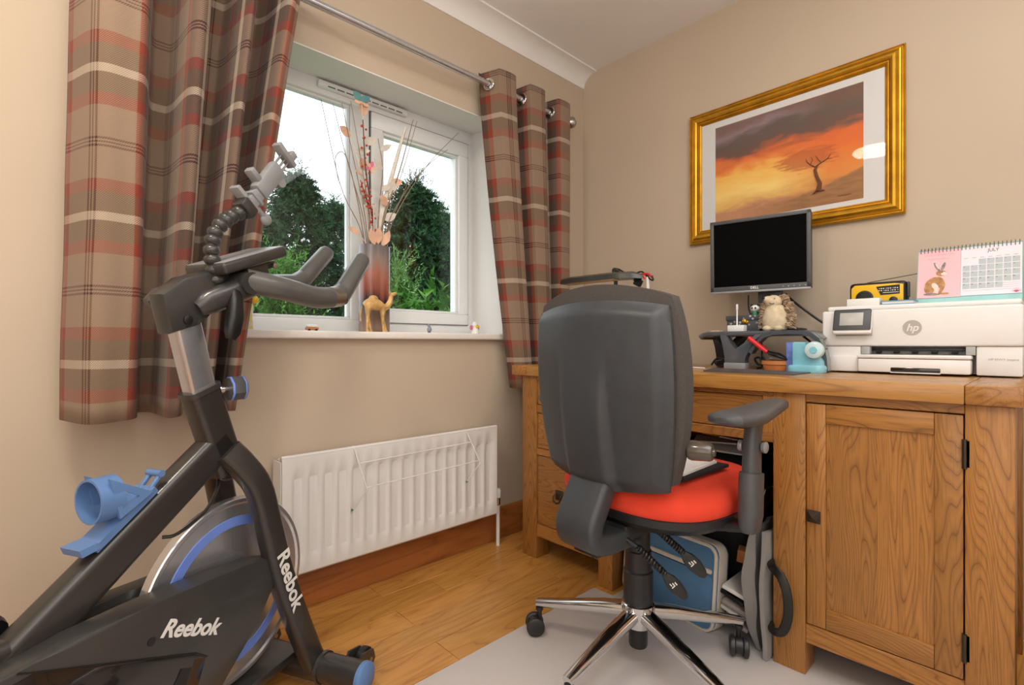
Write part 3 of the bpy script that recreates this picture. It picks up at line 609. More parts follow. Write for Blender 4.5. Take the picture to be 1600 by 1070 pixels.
pt = NT('sunset_painting'); uu = pt.obj((1, 1, 1)); sp = pt.n('ShaderNodeSeparateXYZ'); pt.l(uu, sp.inputs[0])
# local coordinates of the painting sheet: x 0..1 left to right, y 0..1 bottom to top (mesh is unit sized)
cloud = pt.noise(pt.obj((1.3, 3.4, 1)), 2.6, 5, .6, .6); fine2 = pt.noise(pt.obj((3, 9, 1)), 4, 4, .6)
ty = pt.math('ADD', sp.outputs[1], pt.math('MULTIPLY_ADD', cloud, .34, -.17))
ty = pt.math('ADD', ty, pt.math('MULTIPLY_ADD', sp.outputs[0], -.06, .03))
sky = pt.ramp(ty, [(0, '#a86f55'), (.10, '#b98062'), (.18, '#dfb063'), (.30, '#f3d079'), (.46, '#f0b858'), (.57, '#e27c38'), (.64, '#c06034'), (.70, '#6a5046'), (.82, '#64544e'), (.92, '#8d777c'), (1, '#7b6058')])
orange = pt.ramp(ty, [(0, '#9c6a40'), (.25, '#d98a40'), (.45, '#e2742c'), (.6, '#d6682e'), (.7, '#6b5044'), (.85, '#66564b'), (1, '#7d5746')])
fx = pt.ramp(sp.outputs[0], [(.45, (0, 0, 0, 1)), (.8, (1, 1, 1, 1))])
c = pt.mix(fx, sky, orange)
blob = pt.math('ADD', pt.math('POWER', pt.math('MULTIPLY', pt.math('SUBTRACT', sp.outputs[0], .66), 4.6), 2), pt.math('POWER', pt.math('MULTIPLY', pt.math('SUBTRACT', sp.outputs[1], .45), 9), 2))
blob = pt.math('ADD', blob, pt.math('MULTIPLY_ADD', fine2, 2.6, -1.3))
c = pt.mix(pt.ramp(blob, [(.4, (.75, .75, .75, 1)), (1.1, (0, 0, 0, 1))]), c, '#b4552c')
hill = pt.math('SUBTRACT', sp.outputs[1], pt.ramp(sp.outputs[0], [(0, (.10,)*3+(1,)), (.5, (.09,)*3+(1,)), (.75, (.16,)*3+(1,)), (1, (.27,)*3+(1,))]))
hill = pt.math('ADD', hill, pt.math('MULTIPLY_ADD', fine2, .05, -.025))
hc = pt.mix(fine2, '#7d5334', '#b07f50'); hc = pt.mix(pt.ramp(sp.outputs[0], [(.2, (.8,)*3+(1,)), (.6, (0, 0, 0, 1))]), hc, '#c78f6c')
c = pt.mix(pt.ramp(hill, [(.49, (1, 1, 1, 1)), (.52, (0, 0, 0, 1))]) if False else pt.ramp(pt.math('ADD', hill, .5), [(.49, (1, 1, 1, 1)), (.515, (0, 0, 0, 1))]), c, hc)
pt.l(pt.mix(.12, c, pt.mix(fine2, '#000000', '#ffffff'), 'SOFT_LIGHT'), pt.b.inputs['Base Color']); pt.set(Roughness=.7)
QY0, QY1, QZ0, QZ1 = .444, .987, 1.425, 1.845
me = B().box(0, 1, 0, 1, -.001, .0).mesh('painting', 38, pt.m)
pn = bpy.data.objects.new('painting', me); col.objects.link(pn); pn.parent = pc; pn.matrix_parent_inverse = WM[pc].inverted()
pn.matrix_basis = frame((XD-.0145, QY1, QZ0), (0, -1, 0), (0, 0, 1)) @ Matrix.Diagonal((QY1-QY0, QZ1-QZ0, 1, 1)); WM[pn] = Matrix()
M['paint_tree'] = mat('painted_tree_brown', '#6a4128', .8); px_ = XD-.0155
def pp(u, v): return (px_, QY1-(QY1-QY0)*u, QZ0+(QZ1-QZ0)*v)
b = B()
for q, r in (([(.735, .135), (.745, .20), (.725, .27), (.715, .33), (.728, .37)], [.011, .0075, .0065, .006, .004]), ([(.725, .35), (.69, .385), (.665, .42), (.66, .445)], [.003, .002, .0016, .001]), ([(.728, .37), (.76, .39), (.79, .41), (.81, .44)], [.003, .002, .0016, .001]), ([(.755, .385), (.735, .42), (.72, .46)], [.0016, .0013, .0009]), ([(.685, .39), (.70, .43), (.69, .46)], [.0013, .001, .0008]), ([(.735, .14), (.70, .115)], [.006, .002]), ([(.735, .14), (.775, .13)], [.006, .002]), ([(.79, .41), (.82, .405)], [.0013, .0008])):
    b.tube([pp(*a) for a in q], r, 5)
P('painted_tree', b, M['paint_tree'], pc, 'painted bare brown tree')
P('signature', B().tube([pp(.85+.01*i, .05+.012*(i % 2)) for i in range(9)], .0009, 4), M['paint_tree'], pc)
pg_ = NT('picture_glass'); pg_.t.nodes.remove(pg_.b); mx = pg_.n('ShaderNodeMixShader'); tr = pg_.n('ShaderNodeBsdfTransparent'); gs = pg_.n('ShaderNodeBsdfGlossy'); gs.inputs['Roughness'].default_value = .0
fr = pg_.n('ShaderNodeLayerWeight')
pg_.l(pg_.math('MULTIPLY_ADD', pg_.math('POWER', fr.outputs['Facing'], 5), .9, .006), mx.inputs[0]); pg_.l(tr.outputs[0], mx.inputs[1]); pg_.l(gs.outputs[0], mx.inputs[2]); pg_.l(mx.outputs[0], pg_.out.inputs[0])
P('glass_pane', B().box(XD-.019, XD-.0175, PY0+.05, PY1-.05, PZ0+.05, PZ1-.05), pg_.m, pc)
# ------------------------------------------------------------------ desk
XF = 1.505; DT = .808
dk = T('desk', 'oak twin pedestal desk along the wall with a panelled cupboard door', 'desk', (1.82, .81, 0))
for y0, y1 in ((.028, .120), (1.498, 1.586)): P('end_board', B().box(1.488, 2.145, y0, y1, .765, DT, .004), M['oak_x'], dk)
for i in range(5):
    x0 = 1.488+i*.1314; P('top_board', B().box(x0+.0003, x0+.1311, .1205, 1.4975, .765, DT-.0003, .003 if i == 0 else .0008), M['oak_top'], dk)
for y0, y1 in ((.041, .121), (.442, .524), (1.072, 1.135), (1.454, 1.537)):
    P('leg', B().box(XF, XF+.08, y0, y1, 0, .765, .003), M['oak'], dk); P('leg', B().box(2.06, 2.14, y0, y1, 0, .765, .003), M['oak'], dk)
for y0, y1, z0, z1 in ((.121, .442, .742, .765), (.121, .442, .090, .142), (.524, 1.072, .751, .765), (.524, 1.072, .62, .648), (1.135, 1.454, .747, .765), (1.135, 1.454, .612, .645), (1.135, 1.454, .436, .463), (1.135, 1.454, .094, .147)):
    P('rail', B().box(XF+.003, XF+.06, y0, y1, z0, z1, .0015, 1), M['oak_y'], dk)
for y in (.051, .50, 1.085, 1.50): P('side_panel', B().box(XF+.08, 2.06, y, y+.018, .09, .765), M['oak_x'], dk)
P('back_panel', B().box(2.10, 2.12, .121, 1.454, .09, .765), M['oak_y'], dk)
P('stile', B().box(XF+.003, XF+.03, .524, .552, .648, .751), M['oak'], dk)
for y0, y1 in ((.121, .442), (1.135, 1.454)): P('bottom_panel', B().box(XF+.06, 2.10, y0, y1, .09, .11), M['oak_y'], dk)
def drawer(y0, y1, z0, z1, handle=True):
    d = P('drawer', B().box(XF+.007, XF+.03, y0+.002, y1-.002, z0+.002, z1-.002, .0015, 1), M['oak_y'], dk)
    if handle:
        y, z = (y0+y1)/2+.035, (z0+z1)/2
        b = B().box(XF+.001, XF+.007, y-.02, y+.02, z-.02, z+.02, .003)
        b.tube([(XF+.001, y-.016, z+.004), (XF-.012, y-.018, z-.004), (XF-.016, y-.016, z-.022), (XF-.017, y, z-.028), (XF-.016, y+.016, z-.022), (XF-.012, y+.018, z-.004), (XF+.001, y+.016, z+.004)], .0035, 8)
        P('handle', b, M['dark_metal'], d, 'dark metal drop handle')
drawer(.552, 1.072, .648, .751, False); drawer(1.135, 1.454, .645, .747); drawer(1.135, 1.454, .463, .612); drawer(1.135, 1.454, .147, .436)
dr = P('door', B().box(XF+.012, XF+.02, .16, .41, .18, .71), M['oak'], dk)
def dpart(n, y0, y1, z0, z1, m): P(n, B().box(XF+.002, XF+.024, y0, y1, z0, z1, .002), M[m], dr)
dpart('door_stile', .3945, .4395, .145, .739, 'oak'); dpart('door_stile', .1235, .1735, .145, .739, 'oak')
dpart('door_rail', .174, .394, .689, .739, 'oak_y'); dpart('door_rail', .174, .394, .145, .198, 'oak_y')
P('door_panel', B().box(XF+.009, XF+.012, .284, .394, .198, .689), M['oak'], dr); P('door_panel', B().box(XF+.009, XF+.012, .174, .2838, .198, .689), M['oak'], dr)
R = [[(XF+.002-h, .422+a*w_, .437+c*w_) for a, c in ((1, 1), (-1, 1), (-1, -1), (1, -1))] for w_, h in ((.016, 0), (.016, .005), (.013, .008), (.001, .017))]
P('knob', B().rings(R), M['dark_metal'], dr, 'square pyramid dark metal knob', sharp=10)
for z0, z1 in ((.62, .686), (.186, .25)): P('hinge', B().tube([(XF-.001, .1215, z0), (XF-.001, .1215, z1)], .0045, 8).box(XF, XF+.003, .113, .1235, z0+.003, z1-.003), M['dark_metal'], dr)
# ------------------------------------------------------------------ chair mat
cmn = NT('frosted_vinyl_mat'); cmn.set(Base_Color='#e2dfdf', Roughness=.32, Alpha=.52, Specular_IOR_Level=.5); cmn.bump(cmn.noise(cmn.obj(), 160, 2), .08, .0006)
b = B(); b.prism([(-.1, -.5), (1.80, -.5), (1.80, 1.05), (1.478, 1.05), (1.478, 1.135), (-.1, 1.135)], (0, 0, .0006), (1, 0, 0), (0, 1, 0), .0026, .001)
S('chair_mat', 'translucent grey plastic chair mat over the oak floor planks', 'mat', b, cmn.m)
MZ = .0034
# ------------------------------------------------------------------ office chair (local: x = forward, y = left)
oc = T('office_chair', 'swivel office chair with charcoal back and red seat on chrome base', 'office chair', (1.2206, .7812, MZ), math.radians(-3.2), local=True)
P('base_hub', B().lathe([(.03, .104), (.036, .108), (.046, .15), (.046, .172), (.04, .176)], n=24), M['chrome'], oc)
P('hub_stub', B().lathe([(.024, .05), (.026, .056), (.026, .106)], n=20), M['black'], oc)
P('gas_column', B().lathe([(.041, .172), (.041, .262), (.037, .266), (.0365, .318), (.033, .322), (.033, .40)], n=24), M['chair_black'], oc)
for k in range(5):
    a = math.radians(-31.9+72*k); d = Vector((math.cos(a), math.sin(a), 0))
    lg = P('base_leg', B().sweep([d*.03+V(0, 0, .146), d*.10+V(0, 0, .136), d*.22+V(0, 0, .112), d*.312+V(0, 0, .094)], rrect(.046, .036, .014, 4), up=(0, 0, 1), scale=[1, .95, .76, .6]), M['chrome'], oc)
    c = d*.305; th = a+1.1+k*1.3; f = Vector((math.cos(th), math.sin(th), 0)); sd = Vector((-f.y, f.x, 0)); w0 = c-f*.014
    cs_ = P('caster', B().sweep([w0-sd*.009+V(0, 0, .031), w0+sd*.009+V(0, 0, .031)], circ(.021, 16)).tube([c+V(0, 0, .028), c+V(0, 0, .082)], .0075, 10).lathe([(.012, .074), (.012, .084)], c, n=12), M['chair_black'], oc)
    for sg in (-1, 1): P('wheel', B().lathe([(.0, .0), (.022, 0), (.0275, .003), (.0285, .008), (.0275, .014), (.022, .017), (0, .017)], w0+sd*(sg*.009)+V(0, 0, .0285), sd*sg, 24), M['chair_black'], cs_)
P('mechanism', B().box(-.13, .12, -.06, .06, .385, .43, .012).box(-.17, -.04, -.045, .045, .365, .40, .01), M['chair_black'], oc)
P('bracket_plate', B().box(-.20, -.13, -.02, .06, .352, .368, .003).lathe([(.006, 0), (.006, .004)], (-.19, .0, .352), (0, 0, -1), 8).lathe([(.006, 0), (.006, .004)], (-.165, .035, .352), (0, 0, -1), 8), M['black'], oc)
def sup(n, rx, ry, e, cx=.105, cy=0):
    o = []
    for i in range(n):
        t = 2*PI*i/n; c, s = math.cos(t), math.sin(t); o.append((cx+rx*math.copysign(abs(c)**(2/e), c), cy+ry*math.copysign(abs(s)**(2/e), s)))
    return o
def layer(prof, e=3.0, n=48): return B().rings([[(x, y, z+.03*max(0, (x-.0))*0) for x, y in sup(n, .245*k, .242*k, e)] for k, z in prof])
P('seat_pan', layer([(.70, .420), (.90, .424), (1.0, .445), (1.005, .463), (.97, .468)]), M['chair_black'], oc)
P('seat_cushion', layer([(.98, .462), (1.015, .478), (1.02, .50), (.98, .522), (.88, .537), (.6, .545), (.25, .546)]), M['red_fabric'], oc, 'red orange fabric seat')
def sstep(a, b_, x): t = max(0, min(1, (x-a)/(b_-a))); return t*t*(3-2*t)
def backmap(u, v, hw, hh, zc, k=.34):
    a, b_ = 2*u-1, 2*v-1; aa = a*math.sqrt(1-.5*k*b_*b_); bb = b_*math.sqrt(1-.5*k*a*a)
    y = aa*(hw+.012*bb); return y, zc+bb*hh, bb
def bx(y, bb): return -.232+.85*y*y-.022*bb+.020*bb*bb
def rear(u, v):
    y, z, bb = backmap(u, v, .219, .240, .765); e = max(abs(2*u-1), abs(2*v-1))
    x = bx(y, bb)-.016*(1-sstep(.058, .082, abs(y-.005)))*(1-sstep(-.35, .55, bb)); x += .022*sstep(.86, 1, e)
    return Vector((x, y, z))
def inner(u, v): y, z, bb = backmap(u, v, .219, .240, .765); return Vector((bx(y, bb)+.030, y, z))
P('back_shell', B().shell(rear, inner, 56, 48), M['chair_plastic'], oc, sharp=50)
def cu0(u, v): y, z, bb = backmap(u, v, .238, .262, .784, .56); return Vector((bx(y, bb)+.034, y, z))
def cu1(u, v):
    y, z, bb = backmap(u, v, .238, .262, .784, .56); e = max(abs(2*u-1), abs(2*v-1)); return Vector((bx(y, bb)+.105-.040*sstep(.72, 1, e)**2, y, z))
P('back_cushion', B().shell(cu0, cu1, 36, 30), M['chair_fabric'], oc, 'dark grey fabric back cushion', sharp=60)
P('spine_bracket', B().sweep(catmull([(-.245, .0, .60), (-.25, 0, .52), (-.252, 0, .45), (-.238, 0, .405), (-.19, 0, .387), (-.10, 0, .385)], 4), rrect(.126, .044, .014), up=(0, 1, 0), scale=[(.5, 1)]*0 or None) if False else
  B().sweep(catmull([(-.168, .008, .585), (-.180, .008, .545), (-.212, .008, .49), (-.236, .008, .445), (-.230, .008, .408), (-.19, .008, .392), (-.10, .004, .392)], 4), rrect(.052, .128, .014), up=(0, 1, 0)), M['chair_plastic'], oc)
P('tilt_knob', B().lathe([(.012, -.02), (.016, 0), (.022, .004), (.024, .012), (.021, .05), (.018, .056), (.009, .058), (.009, .062), (0, .063)], (-.105, -.215, .648), (.25, -1, 0), 18), mat('smoky_brown_knob', '#4f483f', .22, coat=.4), oc, 'smoky brown tilt knob')
def armrest(sg):
    y = sg*.29; a = P('armrest', B().sweep([(.055, y-sg*.05, .44), (.055, y, .452)], rrect(.06, .022, .008), up=(0, 0, 1)).sweep([(.05, sg*.05, .428), (.05, sg*.2, .43), (.055, y-sg*.045, .442)], rrect(.06, .018, .006), up=(0, 0, 1)), M['chair_black'], oc)
    P('arm_post', B().sweep([(.052, y, .455), (.054, y, .452+.02), (.058, y, .60), (.062, y, .66), (.075, y, .72)], rrect(.058, .036, .014), up=(0, 1, 0), scale=[.8, 1, .92, .86, .9]), M['pad'], a)
    P('arm_sleeve', B().sweep([(.045, y, .438), (.046, y, .448), (.052, y, .48), (.056, y, .565), (.058, y, .582)], rrect(.066, .046, .018), up=(0, 1, 0), scale=[.6, .85, 1, 1, .97]), M['pad'], a)
    P('height_button', B().lathe([(.012, 0), (.014, .004), (.014, .009), (.011, .011), (0, .011)], (.073, y-.019, .645), (0, -1, 0), 16).lathe([(.012, 0), (.014, .004), (.014, .009), (.011, .011), (0, .011)], (.055, y+.019, .645), (0, 1, 0), 16), M['silver'], a, 'silver height button')
    pts = [(-.088, y, .724), (-.075, y, .724), (-.03, y, .722), (.04, y, .722), (.11, y, .728), (.17, y, .735), (.21, y, .738), (.226, y, .736)]
    R = []
    for i, p in enumerate(pts):
        wv_ = [.018, .042, .052, .050, .040, .033, .027, .012][i]; h = [.006, .015, .019, .021, .020, .018, .016, .008][i]
        R.append([(p[0], p[1]+wv_*math.copysign(abs(math.cos(t))**.75, math.cos(t)), p[2]+h*math.copysign(abs(math.sin(t))**.8, math.sin(t))) for t in [2*PI*k/20 for k in range(20)]])
    P('arm_pad', B().rings(R), M['pad'], a)
armrest(-1); armrest(1)
def lever(pts, nz):
    l = P('lever', B().tube(pts[:2], .0065, 8), M['black'], oc)
    a, c = Vector(pts[1]), Vector(pts[2]); L = (c-a).length; d = (c-a)/L; u = d.orthogonal().normalized(); v = d.cross(u)
    P('coil_sleeve', B().tube([a+d*(L*i/170)+(u*math.cos(2*PI*i/17)+v*math.sin(2*PI*i/17))*.0062 for i in range(171)], .0036, 6).tube([a, c], .0055, 8), M['black'], l)
    e = Vector(pts[3]); d2 = (e-c).normalized(); f = Vector(nz)
    P('paddle', B().sweep([c, c+d2*.008, c+d2*.02, c+d2*.045, c+d2*.072, c+d2*.084], rrect(.036, .016, .006), up=f, scale=[.4, .55, .85, 1, .72, .3]), M['chair_black'], l)
    s_ = d2.cross(f).normalized(); o = c+d2*.036+f*(.0088-.0012); b = B()
    for x, y, w_, h_ in ((0, 0, .010, .003), (.004, .004, .003, .010), (-.004, .006, .008, .0025), (.002, -.006, .009, .003)):
        M_ = Matrix(((d2.x, s_.x, f.x, 0), (d2.y, s_.y, f.y, 0), (d2.z, s_.z, f.z, 0), (0, 0, 0, 1))); M_.translation = o+d2*x+s_*y
        b.box(-w_/2, w_/2, -h_/2, h_/2, 0, .0016, M=M_)
    P('lever_symbol', b, M['letter_white'], l, 'white chair position symbol')
lever([(-.13, -.05, .40), (-.115, -.08, .381), (-.062, -.124, .312), (-.018, -.162, .245)], (-.75, -.55, .3))
lever([(-.10, -.10, .436), (-.09, -.127, .428), (-.045, -.165, .375), (.006, -.207, .305)], (-.75, -.55, .3))
# ------------------------------------------------------------------ things on the seat and under the desk
def Cw(x, y, z): return WM[oc] @ Vector((x, y, z))
a = Cw(.07, -.075, .556)
S('document_folder', 'black folder lying on the red chair seat', 'folder', B().obox(a, (.235, .19, .010), (0, 0, math.radians(-3)), .003), M['black_cloth'])
S('paper_stack', 'white papers lying on the black folder behind the tilt knob', 'papers', B().obox(Cw(.06, -.07, .565), (.20, .165, .006), (0, 0, .03)).obox(Cw(.06, -.07, .5705), (.19, .15, .004), (0, 0, -.06)), M['paper'])
bb = T('black_rucksack', 'black fabric rucksack deep in the kneehole behind the blue bag', 'bag', (1.86, .79, .004))
P('body', B().box(1.72, 2.02, .64, 1.03, .004, .52, .05, 4), M['black_cloth'], bb); P('pocket', B().box(1.69, 1.73, .67, .98, .03, .30, .02, 3), M['black_cloth'], bb)
P('strap', B().sweep(catmull([(1.71, .68, .48), (1.66, .68, .42), (1.65, .67, .35), (1.69, .68, .28)], 5), rrect(.04, .006, .002), up=(1, 0, 0)), M['black_cloth'], bb)
S('crumpled_paper', 'white crumpled papers on top of the black rucksack', 'papers', B().obox((1.80, .80, .532), (.16, .20, .006), (.06, -.1, .3)).obox((1.79, .78, .546), (.14, .17, .005), (-.1, .1, -.2)).obox((1.80, .75, .56), (.12, .12, .004), (.15, .12, .5)), M['paper'])
S('yellow_packet', 'small yellow packet on the papers behind the chair knob', 'packet', B().obox((1.79, .83, .575), (.05, .07, .02), (.1, .1, .2), .004), M['yellow'])
lb = T('laptop_bag', 'slate blue quilted laptop bag with cream piping', 'bag', (1.535, .86, .0))
LB = frame((1.560, 1.053, .004), (-.13, -1, 0), (.10, .0, 1))       # X along the bag, Y up the leaning face, Z outward
def lbt(b): bmesh.ops.transform(b.bm, matrix=LB, verts=b.bm.verts[:]); return b
def plate(w_, h_, r, z0, z1, x0=0, y0=0): return B().prism([(x0+w_/2+x, y0+h_/2+y) for x, y in rrect(w_, h_, r, 5)], (0, 0, z0), (1, 0, 0), (0, 1, 0), z1-z0, .004)
P('body', lbt(plate(.36, .262, .03, -.055, .012)), M['bag_blue'], lb)
b = B(); q = [(.18+x, .131+y, .012) for x, y in rrect(.356, .258, .03, 6)]; b.sweep(q+q[:2], circ(.006, 6), caps=True)
P('piping', lbt(b), M['bag_cream'], lb, 'cream edge piping'); P('gusset', lbt(plate(.366, .268, .032, -.045, -.002, -.003, -.003)), M['bag_cream'], lb, 'cream side gusset')
P('front_pocket', lbt(plate(.345, .165, .02, .011, .021, .008, .008)), M['bag_blue'], lb)
P('zip_strip', lbt(B().box(.012, .348, .176, .190, .010, .022, .004)), M['bag_cream'], lb, 'cream zip strip')
P('handle', lbt(B().sweep(catmull([(.12, .255, -.02), (.13, .275, 0), (.18, .29, .02), (.23, .275, 0), (.24, .255, -.02)], 5), rrect(.025, .008, .003), up=(0, 0, 1))), M['bag_blue'], lb)
for i, (z, rot, dx, m, lab) in enumerate(((.03, .1, 0, 'grey_paper', 'grey magazine lowest in the leaning pile behind the laptop bag'), (.055, -.08, .01, 'paper', 'white leaflet lying between the two grey magazines'), (.078, .06, .0, 'grey_paper', 'grey brochure in the middle of the pile behind the laptop bag'), (.10, -.1, .012, 'black', 'dark book near the top of the pile'), (.122, .05, .004, 'paper', 'white booklet topmost of the pile beside the grey cloth bag'))):
    S('magazine', lab, 'magazine', B().obox((1.60+dx, .645, z+.02), (.16, .075, .012), (.25, .05, rot), .002), M[m], group='magazines under the desk')
S('orange_box', 'small orange box in the shadow above the magazines', 'box', B().obox((1.66, .66, .215), (.05, .05, .04), (.1, 0, .3), .004), M['terracotta'])
gb = T('grey_cloth_bag', 'light grey folded cloth bag with a black carry handle by the desk leg', 'bag', (1.62, .57, .004))
def cloth(y, x0, x1, z1, bulge, seed, ph=0):
    def f(u, v):
        x = x0+(x1-x0)*u; n = mnoise.noise(Vector((u*3, v*3, seed)))
        return Vector((x-.03*math.sin(PI*v)*bulge*(1-u), y+bulge*.05*math.sin(PI*v*.9+ph)*(1-.4*u)+.016*n, .006+z1*v-.02*u*v))
    return f
f0 = cloth(.575, 1.525, 1.80, .36, .7, 3)
P('bag_panel', B().shell(f0, lambda u, v: f0(u, v)+V(0, -.028*(.4+math.sin(PI*v)), 0), 14, 16), M['grey_cloth'], gb, sharp=70)
f1 = cloth(.545, 1.487, 1.74, .36, .15, 8)
P('bag_flap', B().shell(f1, lambda u, v: f1(u, v)+V(0, -.012, 0), 10, 12), M['grey_cloth'], gb, sharp=70)
P('handle', B().sweep(catmull([(1.50, .529, .285), (1.478, .515, .278), (1.468, .490, .262), (1.464, .474, .222), (1.464, .472, .165), (1.466, .486, .118), (1.476, .512, .104), (1.50, .529, .106)], 5), rrect(.024, .008, .003), up=(1, .3, 0)), M['black'], gb, 'black webbing handle')
S('dark_tablet_case', 'dark tablet case leaning at the top of the grey cloth bag', 'case', B().obox((1.66, .60, .40), (.14, .012, .11), (.25, .1, .1), .004), M['bike_gloss'])
S('shopping_bag', 'grey brown bag on the floor at the right end of the desk', 'bag', B().sweep([(1.60, -.06, z) for z in (0, .01, .12, .25, .34, .37)], rrect(.22, .16, .06, 5), up=(0, 1, 0), scale=[.85, 1, 1.08, .98, .8, .45]), mat('taupe_bag_cloth', '#857a72', .9, var=.15, bump=.3, bscale=30))
# ------------------------------------------------------------------ on the desk: lamp, tester, riser and its ornaments
dl = T('desk_lamp', 'black jointed desk lamp with a long flat head behind the chair', 'lamp', (1.92, 1.345, DT))
P('lamp_base', B().lathe([(.085, 0), (.085, .012), (.07, .02), (.012, .026)], (1.92, 1.345, DT), n=28), M['black'], dl)
P('lower_arm', B().tube([(1.92, 1.345, DT+.02), (1.92, 1.347, 1.235)], .009, 8).lathe([(.014, -.012), (.014, .012)], (1.92, 1.347, 1.235), (1, 0, 0), 12), M['bike_matt'], dl)
P('upper_arm', B().tube([(1.91, 1.342, 1.238), (1.88, 1.26, 1.192)], .007, 8).tube([(1.93, 1.338, 1.243), (1.89, 1.25, 1.20)], .004, 6), M['bike_matt'], dl)
hd = P('lamp_head', B().sweep([(1.80, 1.555, 1.188), (1.80, 1.548, 1.190), (1.80, 1.50, 1.193), (1.82, 1.30, 1.194), (1.84, 1.20, 1.192), (1.86, 1.17, 1.183)], [(-.042, -.014), (.042, -.014), (.036, .008), (.016, .017), (-.016, .017), (-.036, .008)], up=(0, 0, 1), scale=[.5, .9, 1, 1, .95, .6]), M['bike_matt'], dl)
P('lamp_tube', B().box(1.79, 1.83, 1.27, 1.54, 1.176, 1.184, .003), mat('cream_lamp_tube', '#d9bd96', .5), hd, 'cream lamp tube under the head')
P('head_joint', B().obox((1.875, 1.20, 1.165), (.02, .035, .03), (.5, 0, 0), .004).tube([(1.87, 1.215, 1.18), (1.88, 1.19, 1.15)], .008, 8), M['black'], hd)
ts = T('cable_post', 'slim white post with black and red wires draped on top', 'holder', (1.96, 1.205, DT))
P('post', B().lathe([(.035, 0), (.035, .006), (.008, .01), (.0075, .385), (.004, .39)], (1.96, 1.205, DT), n=16), M['white'], ts)
for k, (m, pts) in enumerate((('black', [(1.96, 1.205, 1.195), (1.955, 1.23, 1.222), (1.955, 1.26, 1.218), (1.955, 1.275, 1.205)]), ('black', [(1.96, 1.20, 1.198), (1.955, 1.22, 1.212), (1.953, 1.255, 1.207), (1.953, 1.28, 1.200)]), ('red', [(1.955, 1.215, 1.19), (1.95, 1.225, 1.208), (1.955, 1.20, 1.21), (1.96, 1.18, 1.19)]), ('black', [(1.96, 1.205, 1.2), (1.955, 1.19, 1.185), (1.955, 1.175, 1.18), (1.955, 1.18, 1.20)]))):
    P('wire', B().tube(catmull(pts, 5), .0035 if m == 'black' else .005, 6), M[m], ts, 'red wire' if m == 'red' else None)
rs_ = T('monitor_riser', 'glossy dark grey arched monitor riser with Y shaped supports', 'riser', (1.95, .69, DT))
RT = .945
P('platform', B().sweep([(1.945, .892, RT-.022), (1.945, .880, RT-.013), (1.945, .862, RT-.009), (1.945, .53, RT-.009), (1.945, .508, RT-.016), (1.945, .494, RT-.032)], rrect(.27, .018, .006), up=(0, 0, 1)), M['lid_grey'], rs_)
def ysup(x, y0, sgn, th, foot):
    k = sgn; return [(y0, RT-.012), (y0-k*.018, .885), (y0-k*.02, .852), (y0-k*.02, .809), (y0-k*(.02+foot), .809), (y0-k*(.02+foot), .850), (y0-k*(.034+foot), .874), (y0-k*(.058+foot), .912), (y0-k*(.085+foot), RT-.012), (y0-k*(.055+foot), RT-.012), (y0-k*(.02+foot*.55), .876), (y0-k*.022, RT-.012)]
sp_ = P('front_support', B().prism([(-y, z) for y, z in ysup(0, .812, 1, 0, .07)], (1.80, 0, 0), (0, -1, 0), (0, 0, 1), -.035, .003), M['lid_grey'], rs_)
P('support_foot', B().box(1.797, 1.84, .718, .794, .8085, .832, .003), M['grey_plastic'], sp_, 'light grey foot')
P('rear_support', B().prism([(-y, z) for y, z in ysup(0, .925, 1, 0, .05)], (1.98, 0, 0), (0, -1, 0), (0, 0, 1), -.06, .003), M['black'], rs_, 'black rear left support')
P('arch_leg', B().sweep(catmull([(1.818, .704, .868), (1.818, .678, .912), (1.818, .65, .934), (1.818, .60, .939), (1.818, .54, .938), (1.818, .51, .928), (1.818, .484, .900), (1.818, .474, .86), (1.818, .472, .8095)], 5), rrect(.036, .013, .005), up=(0, 0, 1)) if False else
  B().rings([[(x, y-ny*h, z-nz_*h) for x, h in ((1.80, -.007), (1.838, -.007), (1.838, .007), (1.80, .007))] for (y, z, ny, nz_) in [(.704, .868, -.86, -.5), (.682, .906, -.8, -.6), (.66, .927, -.5, -.86), (.63, .937, -.15, -1), (.58, .939, 0, -1), (.54, .937, .1, -1), (.515, .930, .45, -.9), (.494, .912, .75, -.66), (.480, .880, .93, -.35), (.474, .85, 1, -.1), (.472, .8095, 1, 0)]]), M['lid_grey'], rs_)
P('rear_leg', B().box(2.04, 2.075, .478, .50, .8085, RT-.012, .003), M['lid_grey'], rs_)
mo = T('monitor', 'black square computer monitor with grey bezel on the riser', 'monitor', (1.99, .72, RT))
MF = frame((1.988, .746, 1.243), (.06, -.344, 0), (-.03, -.005, 1))
def mt(b): bmesh.ops.transform(b.bm, matrix=MF, verts=b.bm.verts[:]); return b
W2, H2 = .1745, .1425
P('housing', mt(B().box(-W2, W2, -H2, H2, -.045, -.006, .006)), M['black'], mo)
for q in ((-W2, W2, H2-.014, H2), (-W2, W2, -H2, -H2+.024), (-W2, -W2+.014, -H2, H2), (W2-.014, W2, -H2, H2)): P('bezel', mt(B().box(q[0], q[1], q[2], q[3], -.012, .004, .002)), M['bezel'], mo)
P('silver_trim', mt(B().box(-W2, W2, -H2-.002, -H2+.006, -.010, .0055, .001)), M['silver'], mo)
P('screen', mt(B().box(-W2+.013, W2-.013, -H2+.022, H2-.013, -.01, -.002)), M['screen'], mo)
text('maker_lettering', 'DELL', .013, M['letter_white'], mo, MF @ Matrix.Translation((-.012, -H2+.0145, .0045)), bold=.0004)
for i in range(5): P('button', mt(B().lathe([(.0022, 0), (.0022, .0015), (0, .0018)], (.085+i*.018, -H2+.013, .004), (0, 0, 1), 10)), M['silver'], mo)
P('neck', B().box(2.035, 2.06, .68, .765, 1.06, 1.115, .004).box(2.04, 2.062, .695, .752, RT+.012, 1.07, .004), M['bezel'], mo)
